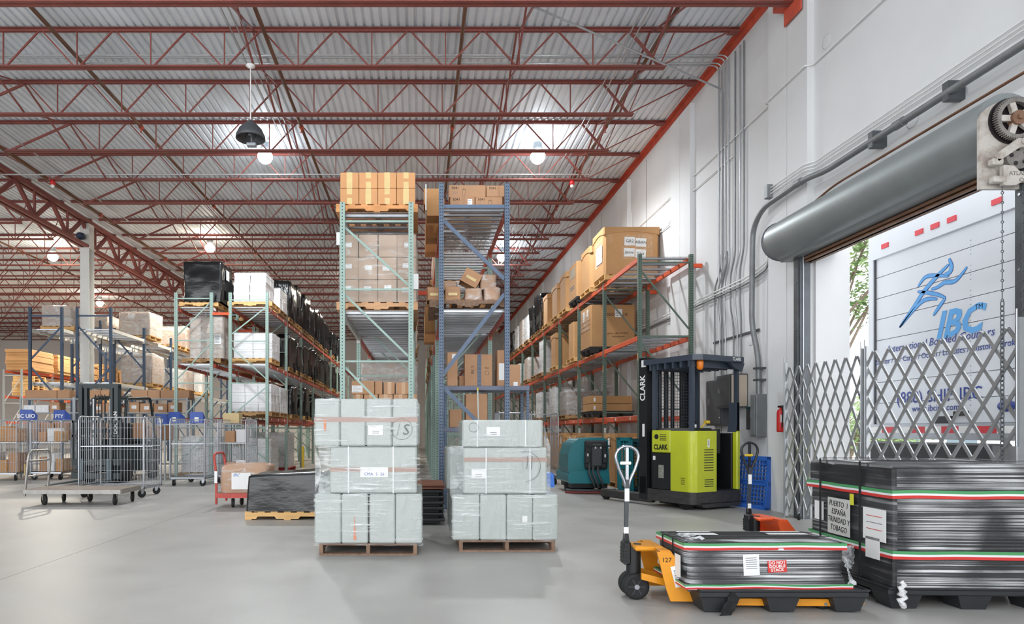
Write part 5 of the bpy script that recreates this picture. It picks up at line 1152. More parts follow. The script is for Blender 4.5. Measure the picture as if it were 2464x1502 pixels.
# operator compartment
MB().box((.56,.62,.30),(1.06,.86,1.25)).build('compartment_wall',M_tk,q); MB().box((.56,.0,.30),(1.07,.62,.32)).build('step_mat',M_tk,q); MB().box((.555,.02,.30),(.57,.62,1.2)).build('compartment_side',M_tk,q)
MB().prism([(.58+.42*i/8,.30+.16*math.sin(PI*i/8)*-1) for i in range(9)]+[(1.0,.40),(.58,.40)],.92,1.33,'z').build('backrest_pad',mat('black_vinyl','#26282c',.4),q)
MB().cham((1.07,.0,.30),(1.16,.10,1.30),.02).build('rear_post_cover',M_lime,q); MB().cham((1.06,.10,.30),(1.15,.86,1.26),.01).build('compartment_side',M_tk,q); MB().prism([(1.06,1.28),(1.16,1.28),(1.16,1.78),(1.10,1.78),(1.10,1.45)],.02,.18,'y').build('post_sleeve',M_slate,q)
MB().lathe([(.0,0),(.05,0),(.055,.02),(.055,.06),(.0,.06)],(.30,.25,1.345),14).build('tape_roll',M_white,q); MB().cyl((.42,.2,1.34),(.50,.15,1.45),.014).cham((.47,.11,1.42),(.55,.19,1.47),.01).build('control_lever',MATS['yellow_paint'],q); MB().tube([(.40+.1*math.cos(t),.35,1.42+.06*math.sin(t)) for t in [i*PI/6 for i in range(12)]],.012,6,closed=True).build('tiller',M_tk,q)
# guard posts and roof
for x,y in ((.03,.05),(1.12,.05),(.05,.82),(1.10,.82)): bar('guard_post',q,M_slate,(x-.03,y-.03,1.30),(x+.03,y+.03,2.44))
rf=MB().prism([(-.04,-.02),(.08,-.12),(1.08,-.12),(1.20,-.0),(1.20,1.0),(-.04,1.0)],2.44,2.53,'z'); rf.build('guard_roof',M_slate,q)
for i in range(6): bar('roof_rib',q,M_slate,(-.02,.05+.16*i,2.34),(1.10,.09+.16*i,2.44))
MB().prism([(.80,2.44),(1.18,2.44),(1.12,2.30),(.95,2.34)],-.06,.0,'y').build('roof_gusset',M_slate,q)
text('lettering','CLARK',.075,M_white,q,(.90,-.122,2.487),FRONT,bold=.002,sx=.9)
MB().lathe([(.0,0),(.05,0),(.055,-.03),(.05,-.12),(.03,-.15),(0,-.15)],(.16,.0,2.44),14).build('beacon',M_amber,q)
# mast
for x in (.02,1.06):
    bar('mast_rail',q,M_tk,(x,.98,.10),(x+.08,1.16,2.58)); bar('inner_rail',q,M_tk,(x+.09 if x<.5 else x-.07,1.0,.10),(x+.15 if x<.5 else x-.01,1.12,2.5))
bar('mast_crossbar',q,M_tk,(.02,1.0,2.50),(1.14,1.14,2.58)); bar('mast_crossbar',q,M_tk,(.02,1.0,.2),(1.14,1.14,.5))
for x in (.42,.58,.74): rod('lift_cylinder',q,M_tk,(x,1.06,.3),(x,1.06,2.4),.035,10)
text('lettering','CLARK',.17,M_white,q,(.0,.972,2.12),(PI/2,-PI/2,-PI/2),bold=.005,sx=.85) if False else text('lettering','CLARK',.16,M_white,q,(.016,1.07,2.05),(PI/2,-PI/2,-PI/2),bold=.004,sx=.9)
bar('sticker',q,M_paper,(.014,1.0,2.42),(.019,1.10,2.54)); bar('sticker',q,M_paper,(.014,1.03,1.2),(.019,1.08,1.42))
# wire guard between operator and mast
for i in range(17): rod('guard_wire',q,M_slate,(.10+.056*i,.93,1.33),(.10+.056*i,.93,2.42),.004,5)
for i in range(20): rod('guard_wire',q,M_slate,(.10,.93,1.34+.056*i),(1.0,.93,1.34+.056*i),.004,5)
for x in (.03,1.0): MB().cham((x,.9,.05),(x+.13,2.15,.20),.02).build('outrigger',M_skirt,q); MB().lathe([(0,-.04),(.07,-.04),(.075,.04),(0,.04)],(x+.065,2.05,.075),14,0,'x').build('load_wheel',M_rubber,q)
MB().cham((.10,.90,.25),(1.06,.98,1.3),.02).build('front_panel',M_tk,q)
# ================================================================ BLUE PALLET, WALL EQUIPMENT
bp=slat_pallet(5.31,11.36,'bright blue plastic pallet leaning on the wall behind the orange jack',.98,.88,M_bluep,math.radians(-70),-.10,14,12); 
for i,(y0,y1,z0,z1,dep,lab,mm) in enumerate(((12.06,12.72,1.40,2.28,.16,'tall dark grey electrical panel on the right wall','dark'),(11.40,11.98,1.72,2.32,.30,'dark grey electrical box with beige side on the right wall','dark'),(10.78,10.98,1.20,1.92,.18,'narrow grey disconnect box below the thick pipe','mid'))):
    t=thing('electrical_box',lab,'electrical box',(XW-dep,y0,z0)); m=mat('panel_%s'%mm,'#55585b' if mm=='dark' else '#7a7d80',.5,metal=.2,var=.08) if 'panel_%s'%mm not in MATS else MATS['panel_%s'%mm]
    MB().cham((0,0,0),(dep-.003,y1-y0,z1-z0),.008).build('housing',m,t); MB().cham((-.012,.03,.03),(.0,y1-y0-.03,z1-z0-.03),.005).build('cover',m,t)
    MB().box((-.022,(y1-y0)*.75,(z1-z0)*.45),(-.012,(y1-y0)*.82,(z1-z0)*.6)).build('latch',M_steel,t)
    if i==1: bar('side_plate',t,mat('beige_paint','#c9b9a6',.6),(.004,-.003,.02),(dep-.02,-.0005,z1-z0-.02))
    if i==0:
        for k in range(3): MB().cyl((-.018,.06,.15+.28*k),(-.012,.06,.15+.28*k),.012,n=8).build('screw',M_white,t)
t=thing('electrical_box','small grey switch box left of the disconnect box','electrical box',(XW-.12,11.1,1.32)); MB().cham((0,0,0),(.117,.14,.36),.006).build('housing',MATS['panel_dark'],t); MB().box((-.02,.03,.36),(.08,.11,.40)).build('switch_lever',M_teald,t)
e=thing('fire_extinguisher','red fire extinguisher hung on the right wall beside the gate','fire extinguisher',(XW-.198,10.02,1.28))
MB().lathe([(0,0),(.05,0),(.058,.02),(.058,.30),(.045,.345),(.02,.36),(.02,.39),(0,.39)],n=18).build('cylinder',MATS['red_plastic'],e); MB().cham((-.02,-.05,.385),(.02,.06,.415),.006).build('valve',M_black,e); MB().tube(bent([(0,-.05,.39),(-.02,-.09,.33),(-.02,-.075,.08)],.04),.010,6).build('hose',M_black,e); bar('paper_label',e,M_paper,(-.035,-.0595,.15),(.035,-.052,.27)); bar('wall_hook',e,M_steel,(.055,-.02,.25),(.0975,.02,.30))
# ================================================================ FOREGROUND RIGHT: PALLET JACKS AND BLACK LOADS
M_jack=mat('jack_yellow','#e0941c',.4,var=.08,vscale=6,coat=.2); M_jacko=mat('jack_orange','#ee6230',.4,var=.08)
def pallet_jack(x,y,label,m,rz=0,chrome=True,tilt=0.0,fork_len=1.15):
    """tiller end at local origin, forks along +X"""
    t=thing('pallet_jack',label,'pallet jack',(x,y,0),rz)
    for s in (-1,1):
        MB().lathe([(0,-.025),(.03,-.03),(.06,-.026),(.07,-.03),(.096,-.028),(.10,-.02),(.10,.02),(.096,.028),(.07,.03),(.06,.026),(.03,.03),(0,.025)],(0,s*.055,.10),24,0,'y').build('steer_wheel',M_rubber,t)
        MB().cyl((0,s*.086,.10),(0,s*.092,.10),.02,n=10).build('hub_cap',M_steel,t)
        for k in range(6):
            a=k*PI/3; strut('wheel_spoke',t,M_blackp,(.02*math.cos(a),s*.084,.10+.02*math.sin(a)),(.066*math.cos(a),s*.084,.10+.066*math.sin(a)),.012,.006,(0,1,0))
    b=MB(); b.cyl((0,-.04,.10),(0,.04,.10),.03); b.cham((-.05,-.045,.14),(.06,.045,.20),.01); b.cyl((0,0,.18),(0,0,.40),.055,n=14); b.cyl((.03,0,.38),(.03,0,.42),.03,n=10); b.build('pump',M_black,t)
    b=MB(); b.cham((-.09,-.05,.26),(-.03,.05,.44),.012)
    for k in range(5): b.cyl((-.075,-.055,.28+.025*k),(-.075,.055,.28+.025*k),.016,n=8)
    b.build('tiller_joint',M_black,t)
    # tiller
    dx=tilt
    MB().prism([(-.085,.36),(-.03,.38),(-.043+dx*.2,.50),(-.076+dx*.2,.50)],-.018,.018,'y').build('tiller_foot',M_black,t)
    b=MB(); b.prism([(-.072+dx*.2,.48),(-.046+dx*.2,.48),(-.035+dx,.92),(-.065+dx,.92)],-.014,.014,'y'); b.build('tiller_shaft',M_dkgrey if chrome else M_slate,t)
    c=M_chrome if chrome else M_tk; hx=-.05+dx
    pts=[(hx-.010,0,.86),(hx-.022,0,.91),(hx-.062,0,1.0)]
    for a in range(0,13): 
        th=-PI*.06+(PI*1.12)*a/12; pts.append((hx-.088*math.cos(th),0,1.095+.085*math.sin(th)))
    pts+=[(hx+.062,0,1.0),(hx+.022,0,.91),(hx+.010,0,.86)]
    MB().tube([Vector((p[0],p[1],p[2])) for p in pts],.0125,9).build('handle_loop',c,t)
    MB().box((hx-.01,-.010,.90),(hx+.01,.010,1.17)).build('handle_stem',M_steel if chrome else M_tk,t); MB().cham((hx-.055,-.016,1.035),(hx+.03,.004,1.06),.006).build('release_lever',M_white if chrome else MATS['yellow_paint'],t)
    for z in (.50,.80): bar('shaft_sticker',t,M_paper,(hx-.021+(z-.88)*.02,-.0165,z-.05),(hx+.015+(z-.88)*.02,-.0145,z+.05))
    # frame
    MB().cham((-.02,-.12,.38),(.20,.12,.415),.012).build('head_plate',m,t)
    for s in (-1,1):
        MB().prism([(.10,.40),(.20,.40),(.47,.06),(.47,.035),(.20,.035),(.17,.12)],s*.24-.008,s*.24+.008,'y').build('side_plate',m,t)
        MB().prism([(.02,.17),(.02,.22),(.30,.15),(.30,.10)],s*.13-.012,s*.13+.012,'y').build('link_arm',m,t); MB().cyl((.33,s*.25,.13),(.33,s*.275,.13),.018,n=8).build('pivot_pin',M_steel,t)
    MB().prism([(.12,.41),(.20,.41),(.46,.07),(.40,.05)],-.235,.235,'y').build('back_plate',m,t)
    for s in (-1,1):
        b=MB(); b.prism([(.42,.085),(fork_len+.30,.085),(fork_len+.40,.06),(fork_len+.36,.035),(.42,.035)],s*.26-.08,s*.26+.08,'y'); b.build('fork',m,t)
        MB().lathe([(0,-.05),(.036,-.05),(.038,.05),(0,.05)],(fork_len+.12,s*.26,.038),12,0,'y').build('load_roller',M_rubber,t); MB().cyl((fork_len+.12,s*.26-.085,.05),(fork_len+.12,s*.26+.085,.05),.012,n=8).build('roller_pin',M_steel,t)
    return t
j=pallet_jack(1.67,5.0,'yellow hand pallet jack lifting the low black wrapped load',M_jack,rz=math.radians(-2))
text('lettering','127',.048,M_ink,j,(.17,-.2495,.34),FRONT); p=link('name_sticker',MB().cb((0,0,0),(.10,.002,.16)).mesh('name_sticker',M_paper),j,(.265,-.2495,.225),(0,-.25,0))
text('lettering','ROGER',.034,M_ink,p,(.02,-.0015,0),(PI/2,-PI/2,0)); text('lettering','481260',.034,M_ink,p,(-.022,-.0015,0),(PI/2,-PI/2,0))
k=pallet_jack(3.46,6.62,'orange pallet jack with black handle parked behind the low load',M_jacko,rz=math.radians(4),chrome=False,fork_len=.95)
# ---- wrapped black loads
M_blk=mat('black_carton','#17181b',.5,var=.1,vscale=4)
F_streak=film_mat('painted_glint_film','#f4f5f7',.07,.85,(.14,.14,27),3.0,rough=.15,bump=.7,thr=(.46,.60),patch=1.8)  # white streaks paint silver reflections on top of real film whitening
F_side=film_mat('faint_glint_side_film','#f4f5f7',.05,.35,(.3,.3,14),3.0,rough=.12,bump=.6,thr=(.5,.66),patch=2.2)  # same film for the darker side face, painted reflections kept faint
F_scrap=film_mat('film_scrap','#e9ebee',.25,.9,(1,1,1),12,rough=.15,bump=.9,thr=(.4,.6))
M_tg=mat('green_tape','#4f9a63',.35); M_tr=mat('red_tape','#cf3a36',.35); M_tw=mat('white_tape','#e6e8ea',.35)
def band(t,x0,x1,y0,y1,z,h,seed=0,wob=.0,slope=0.0):
    for m,a,b in ((M_tg,.62,1.0),(M_tw,.36,.62),(M_tr,0,.36)):
        g=MB(); P=[]
        c=[(x0,y0),(x1,y0),(x1,y1),(x0,y1)]
        for i in range(4):
            A=Vector(c[i]); B=Vector(c[(i+1)%4])
            for q in range(14): P.append(A+(B-A)*q/14)
        N=len(P)
        def zz(p,f): return z+h*f+wob*mnoise.noise(Vector((p.x*3+seed,p.y*3,0)))+slope*(p.x-x0)
        vs=[(p.x,p.y,zz(p,a)) for p in P]+[(p.x,p.y,zz(p,b)) for p in P]
        g.add(vs,[(i,(i+1)%N,N+(i+1)%N,N+i) for i in range(N)]); o=g.build('printed_tape',m,t)
pl=plastic_pallet(2.585,4.93,.012,'black plastic pallet carried on the yellow pallet jack',1.20,.80,0,h=.15,feet=(3,2))
for c in list(pl.children):
    if c.name.startswith('foot'): c.location.z=-.045 if False else 0
a=thing('wrapped_load','low black wrapped load with red DO NOT DOUBLE STACK label','wrapped load',(1.905,4.60,.164))
W,D,H=1.15,.52,.335
def lowbox():
    return [(0,0.0,W+.03,-.03,D+.06),(.04,0.015,W+.02,-.02,D+.04),(.10,.02,W-.01,-.005,D+.01),(H-.02,0,W,0,D),(H,.015,W-.015,.015,D-.015)]
b=ring_film(lowbox(),3,amp=.004,n=10); b.box((.016,.016,.02),(W-.016,D-.016,H)); b.build('carton',M_blk,a)
ring_film([(z,x0-.006,x1+.006,y0-.006,y1+.006) for z,x0,x1,y0,y1 in lowbox()]+[(H+.008,.10,W-.1,.10,D-.1)],8,amp=.008,n=16).build('stretch_film',F_streak,a)
band(a,-.010,W+.010,-.010,D+.010,H-.055,.05,1,.006); band(a,-.012,W+.034,-.040,D+.06,.006,.034,2,.012)
p=link('shipping_label',MB().cb((0,0,0),(.115,.002,.15)).mesh('shipping_label',M_paper),a,(.47,-.016,.175),(0,-.05,0))
for i in range(6): link('printed_line',ubox(M_fink),p,(-.0,-.0015,.05-.015*i),None,(.08,.001,.004))
p=link('warning_label',MB().cb((0,0,0),(.135,.002,.085)).mesh('warning_label',M_tr),a,(.655,-.017,.165),(0,-.06,0)); p['label']='red warning label reading DO NOT DOUBLE STACK'
for i,s in enumerate(('DO NOT','DOUBLE','STACK')): text('lettering',s,.030,M_white,p,(0,-.0015,.026-.026*i),FRONT,bold=.0008)
for yy,zz,w,h_ in ((.10,.15,.10,.16),(.27,.14,.17,.17),(.45,.16,.08,.15)): bar('paper_label',a,M_paper,(-.014,yy-w/2,zz-h_/2),(-.011,yy+w/2,zz+h_/2))
for yy in (.18,.38): bar('black_strap',a,M_ink,(-.018,yy-.008,.0),(-.014,yy+.008,H)); bar('black_strap',a,M_ink,(-.016,yy-.008,H+.010),(W,yy+.008,H+.013))
for (x0,y0,w,d) in ((.12,.30,.26,.16),(.78,.32,.30,.14)): bar('paper_sheet',a,M_paper,(x0,y0,H+.004),(x0+w,y0+d,H+.007))
MB().grid(lambda u,v:(W+.012+.10*u*(1-v)**1.2+.02*mnoise.noise(Vector((u*6,v*6,0))),-.02+.06*u+.02*mnoise.noise(Vector((u*7,v*5,4))),.02+v*.20),8,10).build('loose_film',F_scrap,a)
for q in range(6): pass
MB().grid(lambda u,v:(.30+.10*u+.16*(1-v)*-.9+.02*mnoise.noise(Vector((u*5,v*9,1))),-.075-.05*(1-v)+.02*u,.0-.215*(1-v)),4,10).build('film_tail',M_bwrap,a)
MB().grid(lambda u,v:(.04+u*.14,.08+v*.18,H+.012+.03*mnoise.noise(Vector((u*8,v*8,2)))),6,6).build('loose_film',F_scrap,a)
# tall load
rz=math.radians(-2.5)
plastic_pallet(4.05,5.16,0,'black plastic pallet under the tall strapped black load',1.24,1.08,rz,h=.15)
c=thing('wrapped_load','tall black wrapped load with handwritten PUERTO ESPANA sign','wrapped load',(3.45,4.66,.152),rz)
W,D,H=1.20,1.05,.89
b=MB(); b.cham((0,0,0),(W,D,.70),.012); b.cham((-.012,-.012,.665),(W+.012,D+.012,H),.016); b.build('carton',M_blk,c)
hy=lambda u:0
rg=[(0,-.012,W+.012,-.012,D+.012),(.2,-.010,W+.01,-.010,D+.01),(.64,-.012,W+.012,-.012,D+.012),(.68,-.022,W+.022,-.022,D+.022),(H-.01,-.022,W+.022,-.022,D+.022),(H+.012,.02,W-.02,.02,D-.02),(H+.02,.25,W-.25,.25,D-.25)]
rf_=ring_film(rg,5,amp=.012,n=18)
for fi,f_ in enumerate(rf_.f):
    if all(rf_.v[i][0]<.03 for i in f_): rf_.m[fi]=1  # left side faces take the film with fainter painted reflections
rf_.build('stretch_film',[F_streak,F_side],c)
band(c,-.027,W+.027,-.027,D+.027,.655,.06,3,.008); band(c,-.018,W+.018,-.018,D+.018,.215,.06,4,.008)
for yy in (.33,.86): bar('black_strap',c,M_ink,(-.036,yy-.009,.0),(-.030,yy+.009,H+.02)); bar('black_strap',c,M_ink,(-.034,yy-.009,H+.022),(W+.03,yy+.009,H+.026))
p=link('handwritten_sign',MB().cb((0,0,0),(.30,.002,.30)).mesh('handwritten_sign',mat('film_covered_paper','#c9c8c4',.5)),c,(-.021,.62,.44),(0,0,-PI/2)); p['label']='handwritten paper sign reading PUERTO 1 ESPANA TRINIDAD Y TOBAGO'
for i,s in enumerate(('PUERTO  1','ESPAÑA','TRINIDAD Y','TOBAGO')): text('lettering',s,.066,M_ink,p,(-.0,-.0018,.100-.067*i),(PI/2,.04,0),shear=.1,sx=.8)
for yy,zz,w,h_,m in ((.90,.46,.13,.16,M_paper),(.18,.44,.26,.24,M_paper),(.20,.20+.06,.16,.16,M_paper),(.45,.60,.05,.09,mat('yellow_note','#d7d63a',.6))): bar('paper_label',c,m,(-.0215,yy-w/2,zz-h_/2),(-.019,yy+w/2,zz+h_/2))
for q in range(3): bar('printed_line',c,M_tr if q!=1 else M_fink,(-.0225,.09,.40+.05*q),(-.0215,.27,.405+.05*q))
MB().grid(lambda u,v:(-.03-.05*u*(1-v)-.02*mnoise.noise(Vector((u*6,v*6,0))),.40+.30*u*v+.05*mnoise.noise(Vector((u*7,v*5,4))),.10+v*.14-.05*u),8,8).build('loose_film',F_scrap,c)
MB().tube([(.02+.04*mnoise.noise(Vector((i*.7,0,3))),-.05-.02*(i%2),.06-.022*i) for i in range(9)],[.018+.022*abs(mnoise.noise(Vector((i*.9,1,1)))) for i in range(9)],7).build('film_knot',mat('white_film_knot','#dfe0e2',.3,bump=1,bscale=40),c)
MB().grid(lambda u,v:(.2+u*.9,.1+v*.6,H+.03+.02*mnoise.noise(Vector((u*8,v*8,2)))),10,8).build('loose_film',F_streak,c)
# ================================================================ DOCK DOOR
M_roll=mat('grey_door_hood','#8f9596',.45,metal=.4,var=.05,vscale=3); M_guide=mat('door_guide_steel','#5c6064',.45,metal=.5,var=.15); M_rust=mat('brown_bottom_bar','#7b5c48',.5,var=.25)
DX,DZC,DR=5.50,4.18,.285
d=tag(link('door_1',None,None,(0,0,0)),kind='structure'); d['label']='rolled-up steel dock door with grey hood'
b=MB(); n=22
prof=[]
for i in range(n+1):
    a=PI*.62+ (2*PI*.80)*i/n; prof.append((DX+DR*math.cos(a),DZC+DR*math.sin(a)))
prof+= [(XW-.01,DZC-DR*.55)] if False else []
P=[(DX+DR*math.cos(PI*2*i/28),DZC+DR*math.sin(PI*2*i/28)) for i in range(28)]
b.prism(P,5.99,9.74,'y',smooth=True); b.build('hood',M_roll,d)
MB().lathe([(0,0),(DR+.012,0),(DR+.012,-.02),(DR+.0,-.02)],(DX,9.76,DZC),28,0,'y').build('hood_end_plate',M_guide,d)
MB().prism([(DX-.05,DZC-DR+.02),(XW+.02,DZC-DR+.04),(XW+.02,DZC-DR-.02),(DX+.0,DZC-DR-.035)],5.99,9.74,'y').build('hood_lip',M_roll,d)
MB().box((5.70,6.05,3.78),(5.74,9.5,3.92)).box((5.66,6.05,3.78),(5.80,9.5,3.80)).cyl((5.66,6.05,3.84),(5.66,9.5,3.84),.022,n=8).build('bottom_bar',M_rust,d)
for i in range(4): MB().cham((5.715,6.05,3.92+.07*i),(5.735,9.5,3.985+.07*i),.008).build('door_slat',M_roll,d)
for y,s in ((9.45,1),(6.0,-1)):
    b=MB(); b.box((5.58,min(y,y+s*.10),0),(5.60,max(y,y+s*.10),4.0)); b.box((5.60,min(y,y-s*.03),0),(5.75,max(y,y+s*.02),4.0)); b.box((5.73,min(y,y+s*.12),0),(5.75,max(y,y+s*.12),4.0)); b.build('guide_rail',M_guide,d)
    rod('guide_edge',d,M_steel,(5.64,y-s*.04,0),(5.64,y-s*.04,3.95),.012)
    for z in (.4,1.2,2.0,2.8,3.5): MB().cyl((5.57,y+s*.05,z),(5.585,y+s*.05,z),.014,n=6).build('bolt',M_steel,d)
# gear bracket at the near end
M_cast=mat('rusty_white_cast','#c3bdb6',.55,var=.3,vscale=9,col2='#7d6a5c',thr=(.45,.85)); M_gear=mat('greasy_gear','#8d8984',.45,metal=.5,var=.3,vscale=12); M_grease=mat('black_grease','#231d20',.4)
gb=thing('door_operator','chain hoist gearbox of the dock door with large spoked gear','door hoist',(5.50,5.955,4.10))
pr=[(-.29,-.55),(.33,-.55),(.33,.10)]+[(.02+.31*math.cos(t),.08+.20*math.sin(t)) for t in [PI*i/14 for i in range(1,14)]]+[(-.29,.10)]
MB().prism(pr,0,.03,'y').build('back_plate',M_cast,gb)
g=MB(); N=56; r0,r1=.182,.20; V=[]
for i in range(N):
    for q,rr in ((0,r0),(.25,r1),(.5,r1),(.75,r0)):
        t=2*PI*(i+q)/N; V.append((rr*math.cos(t),rr*math.sin(t)))
M_=len(V)
vs=[(a,-.07,bb) for a,bb in V]+[(a,-.03,bb) for a,bb in V]+[(.150*a/math.hypot(a,bb),-.07,.150*bb/math.hypot(a,bb)) for a,bb in V]+[(.150*a/math.hypot(a,bb),-.03,.150*bb/math.hypot(a,bb)) for a,bb in V]
g.add(vs,[(i,M_+i,M_+(i+1)%M_,(i+1)%M_) for i in range(M_)]+[(i,(i+1)%M_,2*M_+(i+1)%M_,2*M_+i) for i in range(M_)]+[(2*M_+i,2*M_+(i+1)%M_,3*M_+(i+1)%M_,3*M_+i) for i in range(M_)])
g.build('gear_ring',M_gear,gb,(0,0,.08))
for i in range(5): a=PI/2+.3+i*2*PI/5; strut('gear_spoke',gb,M_cast,(.05*math.cos(a),-.05,.08+.05*math.sin(a)),(.152*math.cos(a),-.05,.08+.152*math.sin(a)),.055,.03,(0,1,0))
MB().cyl((0,-.09,.08),(0,-.02,.08),.065,n=18).cyl((0,-.11,.08),(0,-.09,.08),.025,n=10).build('gear_hub',M_rust,gb)
MB().cyl((0,-.012,.08),(0,-.001,.08),.215,n=30).build('grease_ring',M_grease,gb)
MB().cyl((.02,-.06,-.27),(.02,-.02,-.27),.115,n=24).build('chain_wheel',M_gear,gb)
for i in range(5): a=i*2*PI/5+.5; MB().cyl((.02+.07*math.cos(a),-.064,-.27+.07*math.sin(a)),(.02+.07*math.cos(a),-.058,-.27+.07*math.sin(a)),.02,n=10).build('wheel_hole',M_grease,gb)
MB().prism([(-.24,-.28),(-.20,-.33),(.0,-.20),(.10,-.20),(.28,-.30),(.30,-.26),(.08,-.12),(-.02,-.12)],-.10,-.06,'y').cyl((.03,-.11,-.15),(.03,-.05,-.15),.03,n=12).build('yoke_arm',M_cast,gb)
MB().cham((-.25,-.10,-.36),(-.15,-.03,-.30),.01).build('clamp_block',M_cast,gb); MB().cham((-.24,-.10,-.52),(-.12,-.03,-.46),.01).build('clamp_block',M_cast,gb)
MB().prism([(-.15,-.36),(-.05,-.37),(.0,-.42),(.05,-.42),(.12,-.37),(.30,-.36),(.30,-.545),(.14,-.545),(.09,-.51),(.03,-.51),(-.03,-.545),(-.15,-.545)],-.09,-.05,'y').build('chain_guard',M_cast,gb)
text('lettering','ATLAS DOOR',.052,M_gear,gb,(.06,-.0905,-.44),FRONT,ext=.003); text('lettering','CORP',.052,M_gear,gb,(.06,-.0905,-.50),FRONT,ext=.003)
# hanging chains
def chain(x,y,z0,z1,label,rods=0.0,link_l=.055,r=.005,w=.016):
    t=thing('hoist_chain',label,'chain',(x,y,z0),group='door hoist chains')
    lm=cached(('lnk',link_l,w,r),lambda: MB().tube([((w if math.cos(a)>=0 else -w)*abs(math.cos(a))**.5*1.0,0,link_l*.5*math.sin(a)+(.0)) for a in [2*PI*i/14 for i in range(14)]],r,5,closed=True).mesh('chain_link',M_guide))
    lr=cached(('bead',),lambda: MB().cyl((0,0,.035),(0,0,-.035),.004,n=5).tube([(.012*math.cos(a),0,-.045+.012*math.sin(a)) for a in [2*PI*i/8 for i in range(8)]],.004,4,closed=True).mesh('chain_link',M_guide))
    z=0; i=0
    while z0-z>z1:
        if z0-z>rods: link('chain_link',lr,t,(0,0,-z-.04),(0,0,0)); z+=.09
        else: link('chain_link',lm,t,(0,0,-z-.03),(0,0,(i%2)*PI/2)); z+=link_l*.78
        i+=1
    return t
chain(5.37,5.90,3.58,.95,'long hoist chain hanging in front of the dock opening',rods=2.55); chain(5.56,5.90,3.58,.9,'second hoist chain hanging against the near door jamb',rods=0)
# ================================================================ SCISSOR GATES
M_gate=mat('grey_steel_channel','#a3a6a8',.38,metal=.55,var=.06)
def gate(ya,yb,label,x=5.50,zb=.10,zt=2.24,p=.208,sl=1.5):
    t=thing('scissor_gate',label,'gate',(x,0,0),group='folding scissor gates'); H=zt-zb; n=round(abs(yb-ya)/p); p=abs(yb-ya)/n; lo=min(ya,yb); run=H/sl
    k=max(1,round(run/p)); run=k*p; hi=max(ya,yb)
    def seg(y0,z0,y1,z1):
        dy=y1-y0
        def cut(y): return z0+(z1-z0)*(y-y0)/dy
        a,bq=(y0,z0),(y1,z1)
        if a[0]<lo: a=(lo,cut(lo))
        if a[0]>hi: a=(hi,cut(hi))
        if bq[0]<lo: bq=(lo,cut(lo))
        if bq[0]>hi: bq=(hi,cut(hi))
        if abs(bq[0]-a[0])<.02: return None
        return a,bq
    for i in range(-k,n+k+1):
        y=lo+(i+.5)*p
        for s,dx in ((1,0),(-1,-.016)):
            if s*1>0 and not (y<hi and y+run>lo): continue
            if s<0 and not (y>lo and y-run<hi): continue
            r_=seg(y,zb,y+s*run,zt)
            if r_: strut('lattice_bar',t,M_gate,(dx,r_[0][0],r_[0][1]),(dx,r_[1][0],r_[1][1]),.034,.014,(1,0,0))
    for yy in (ya,yb):
        bar('end_post',t,M_gate,(-.03,yy-.022,.03),(.02,yy+.022,zt+.08))
        rod('drop_rod',t,M_steel,(-.035,yy,.0),(-.035,yy,zt+.16),.009)
    MB().cham((-.06,yb-.03,.98),(-.03,yb+.03,1.16),.006).build('latch',M_gate,t)
    for i in range(0,n,3): MB().lathe([(0,-.01),(.035,-.01),(.04,.0),(.035,.01),(0,.01)],(0,lo+(i+.5)*p,.04),12,0,'x').build('castor',M_rubber,t)
    return t
gate(9.60,7.93,'left half of the folding steel scissor gate by the fire extinguisher',p=.2,sl=2.05); gate(7.86,5.86,'right half of the folding steel scissor gate before the truck',zt=2.26,p=.255,sl=1.49)
# ================================================================ CONDUITS AND PIPES ON THE RIGHT WALL
xw=XW-.035
conduit([(xw,3.5,6.72),(xw,9.48,6.72),(xw-.10,9.5,6.72),(xw-.10,10.6,6.72),(xw,10.65,6.72),(xw,20,6.72)],.012,'thin white conduit high along the right wall',M_white,.03)
for i in range(3): conduit([(xw,3.5,5.26-.05*i),(xw,9.4,5.26-.05*i),(xw-.1,9.5,5.26-.05*i),(xw-.1,10.45,5.26-.05*i)],.010,'thin painted conduit above the roll door, %s of three'%('top','middle','bottom')[i],M_white,.03)
tag(MB().cham((xw-.16,10.42,5.10),(xw-.06,10.52,5.32),.008).build('junction_box',M_emtd),'small grey junction box above the roll door end','junction box')
pp=conduit([(xw-.12,3.8,4.95),(xw-.12,9.0,4.95),(xw-.16,9.4,5.0),(xw-.16,10.55,4.98),(xw-.12,10.95,4.75),(xw-.12,10.98,3.1),(xw-.05,10.9,2.6),(xw-.05,10.88,1.9)],.045,'thick grey pipe along the wall above the roll door, turning down',M_emtd,.28)
for y in (6.9,8.05): MB().box((xw-.15,y-.04,4.86),(xw+.035,y+.04,5.06)).build('pipe_bracket',M_guide,pp)
for y,z in ((7.6,4.95),(9.55,5.0)): MB().cyl((xw-.12 if y<9 else xw-.16,y-.07,z),(xw-.12 if y<9 else xw-.16,y+.07,z),.056,n=12).build('pipe_coupling',M_emtd,pp)
for z in (2.15,2.35): MB().box((xw-.11,10.80,z),(xw+.03,10.96,z+.03)).build('pipe_clamp',M_guide,pp)
conduit([(xw-.05,3.8,4.72),(xw-.05,8.9,4.72),(xw-.05,9.5,4.62),(xw-.05,9.72,4.3)],.016,'thin dark conduit below the thick pipe above the roll door',M_pipeb,.2)
